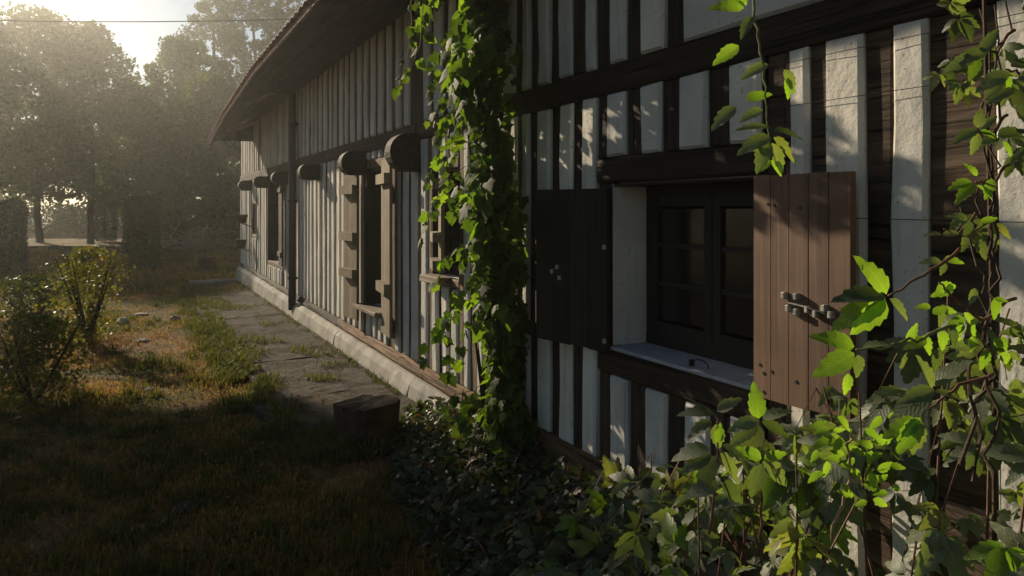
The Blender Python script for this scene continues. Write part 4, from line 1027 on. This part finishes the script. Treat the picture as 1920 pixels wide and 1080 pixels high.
# loose bushes in the left foreground
def bush(label, px, py, h, r, n, size=.045, mat='bush_leaf', **kw):
    g_ = gnd(px, py); p_ = dict(h=h, u=[0, .25, .6, .85, 1], r=[r * .45, r * .85, r, r * .75, r * .25], n=1.1)
    return shrubform('bush', label, (g_.x, g_.y), p_, n, size, mat, 9, 'bush', 'loose bushes at the left', clump=.02, shell=.15)
bush('loose bush with yellow lit tips left of the dry grass strip, farther of the pair', 165, 640, 1.12, .50, 3000, .042)
bush('loose bush with yellowish leaves at the left edge, nearer of the pair', 60, 765, .74, .50, 3400, .038)
bush('low dark bush behind the two loose bushes at the left', 60, 600, .62, .8, 3200, .05, 'hedge_leaf')
# low hedge across the lane, brush pile
b = at(60, 392, 44); hd = thing('hedge', 'long low rough hedge running across beyond the lane', 'hedge', (b.x, b.y, 0)); P_ = []
for i in range(26000):
    px = rng.uniform(-900, 460); z = rng.gauss(46, .8); q = at(px, 392, z); h = 2.15 + .5 * noise.noise((px * .012, 0, 0)) + .2 * noise.noise((px * .06, 3, 0)); P_.append((q.x, q.y, h * rng.random() ** .6))
leafcloud('foliage', P_, .17, M['hedge_leaf'], hd, Vector((b.x, b.y, 0)))
g_ = at(395, 392, 30); bp = thing('brush_pile', 'pile of grey cut branches beyond the end of the farmhouse', 'brush pile', (g_.x, g_.y, 0)); br = []
for i in range(150):
    c_ = Vector((g_.x, g_.y, 0)) + RT * rng.gauss(0, .9) + FW * rng.gauss(0, .5); c_.z = abs(rng.gauss(0, .35)) + .05; d_ = (rv(1) * Vector((1, 1, .35))).normalized() * rng.uniform(.25, .8)
    br.append(tube([c_ - d_, c_ + rv(.05), c_ + d_], rng.uniform(.015, .04), 5, .01))
tag(part('branches', bp, join(*br), M['twig_pale']), kind='stuff')
bsh = lambda lab, px, z, h, r, n=5000, mt='hedge_leaf': shrubform('wild_shrub', lab, (at(px, 392, z).x, at(px, 392, z).y), dict(h=h, u=[0, .3, .7, .9, 1], r=[r * .7, r, r * .85, r * .5, r * .15], n=.6), n, .12, mt, 6, 'shrub', 'wild shrubs under the trees', clump=.1, shell=.3)
bsh('wild shrub left of the brush pile', 325, 38, 2.2, 1.6); bsh('wild shrub right behind the brush pile', 420, 36, 2.6, 1.6)
bsh('wild shrub between the brush pile and the far house corner', 455, 33, 2.0, 1.2); bsh('wild shrub behind the tall clipped shrub', 262, 50, 2.6, 2.2)
bsh('wild shrub at the left edge across the lane', 20, 52, 2.2, 2.4); bsh('wild shrub left of the farthest clipped shrub', 140, 54, 1.7, 2.0)

# ------------------------------------------------------------------ trees in view
T = [  # label, px, depth, height, width, trunk, leaves, mat
 ('broad tree at the left edge of the photo, hazy in the sun', -70, 34, 10.8, 9.0, 2.2, 14000, 'tree_leaf'),
 ('broad hazy tree second from the left edge', 75, 36, 11.2, 8.4, 2.4, 14000, 'tree_leaf'),
 ('hazy tree just left of the bright gap in the sky', 170, 35, 10.2, 6.4, 2.0, 12000, 'tree_leaf'),
 ('low tree below the bright gap in the sky', 262, 40, 8.2, 6.0, 1.2, 10000, 'tree_leaf'),
 ('rounded tree just right of the bright gap in the sky', 338, 36, 9.9, 6.0, 1.4, 12000, 'tree_leaf'),
 ('tall pine behind the middle of the tree row', 402, 44, 15.0, 6.4, 2.5, 18000, 'pine_leaf'),
 ('tall pine with upright tips close to the roof edge', 478, 42, 14.4, 6.8, 2.0, 17000, 'pine_leaf'),
 ('pine half hidden by the roof edge', 545, 46, 15.9, 6.4, 3.0, 13000, 'pine_leaf'),
 ('green tree low behind the far end of the farmhouse', 400, 31, 7.0, 6.0, .8, 10000, 'tree_leaf'),
 ('tree hidden mostly behind the farmhouse roof', 640, 48, 14.0, 7.0, 3.0, 6000, 'tree_leaf')]
for (lab, px, z, h, w, th, n, mt) in T:
    tree('pine_tree' if mt == 'pine_leaf' else 'broadleaf_tree', lab, px, z, h, w, th, n, .23 if mt == 'tree_leaf' else .20, mt, clumps=64 if mt == 'pine_leaf' else 80, clumpr=.11 if mt == 'pine_leaf' else .125)
for i, (px, z, h, w) in enumerate([(-160, 62, 12, 8), (0, 66, 13, 8), (110, 64, 12, 8), (215, 68, 11, 7), (300, 66, 11.5, 8), (380, 64, 12, 8)]):
    lab = ['leftmost tree of the back row, past the left edge', 'back row tree behind the left edge trees', 'back row tree left of centre of the tree belt', 'back row tree under the bright sky gap', 'back row tree right of the bright sky gap', 'back row tree behind the tall pines'][i]
    tree('broadleaf_tree', lab, px, z, h, w, 2.6, 5000, .32, 'tree_leaf', group='back row of trees beyond the field edge')

# trees beside the yard, left of the picture, whose shade covers the foreground
def side_tree(lab, cc, y, h, w, th, n, size=.3, name='broadleaf_tree', mat='tree_leaf'):
    x = cc - math.tan(R(SUN_AZ)) * y
    tree(name, lab, 0, 0, h, w, th, n, size, mat, clumps=30, group='trees beside the yard', pos=Vector((x, y, 0)), clumpr=.22)
side_tree('large tree beside the yard out at the left, shading the lawn', -2.5, 15.5, 9.5, 7.0, 1.8, 9000)
side_tree('second large tree beside the yard out at the left', -6.0, 14.0, 9.5, 7.0, 1.8, 8000)
side_tree('tall pine beside the yard out at the left, bare trunk below, unseen crown shaped for its shade', 1.45, 24.0, 9.2, 3.3, 7.4, 6000, .28, 'pine_tree', 'pine_leaf')  # out of view; crown height and width shaped to shade the near ground

# ------------------------------------------------------------------ overhead wire on two poles
pa, pb = at(120, 30, 24), at(760, 34, 24)
wt = thing('overhead_wire', 'thin dark overhead cable crossing the sky above the trees', 'cable', pa)
a0 = pa + (pa - pb) * 1.2; b0_ = pb + (pb - pa) * .3
wp = [a0.lerp(b0_, k / 24) - Vector((0, 0, .5 * (1 - (2 * k / 24 - 1) ** 2) - .32)) for k in range(25)]
part('cable', wt, tube(wp, .018, 5), M['iron'])
for nm, q in (('past the left edge of the photo', a0), ('behind the farmhouse roof', b0_)):
    pt = thing('utility_pole', 'wooden utility pole carrying the overhead cable, ' + nm, 'pole', (q.x, q.y, 0), 'poles of the overhead cable')
    part('post', pt, tube([(q.x, q.y, -.3), (q.x, q.y, q.z * .5), (q.x, q.y, q.z + .55)], .14, 10, .10), M['bark'])
    part('insulator', pt, tube([(q.x, q.y, q.z + .3), (q.x, q.y, q.z + .40)], .16, 8), M['zinc'])

# ------------------------------------------------------------------ haze
m, t, out = newmat('haze'); vp = nd(t, 'ShaderNodeVolumePrincipled'); vp.inputs['Density'].default_value = .0024
vp.inputs['Color'].default_value = (.97, .98, .93, 1); vp.inputs['Anisotropy'].default_value = .82; t.links.new(vp.outputs[0], out.inputs['Volume'])
hz = link('haze', mesh('haze', *box(-266, 260, -100, 325, -1.2, 18.5), m)); hz['kind'] = 'stuff'; hz['label'] = 'thin warm morning haze'; hz['category'] = 'haze'
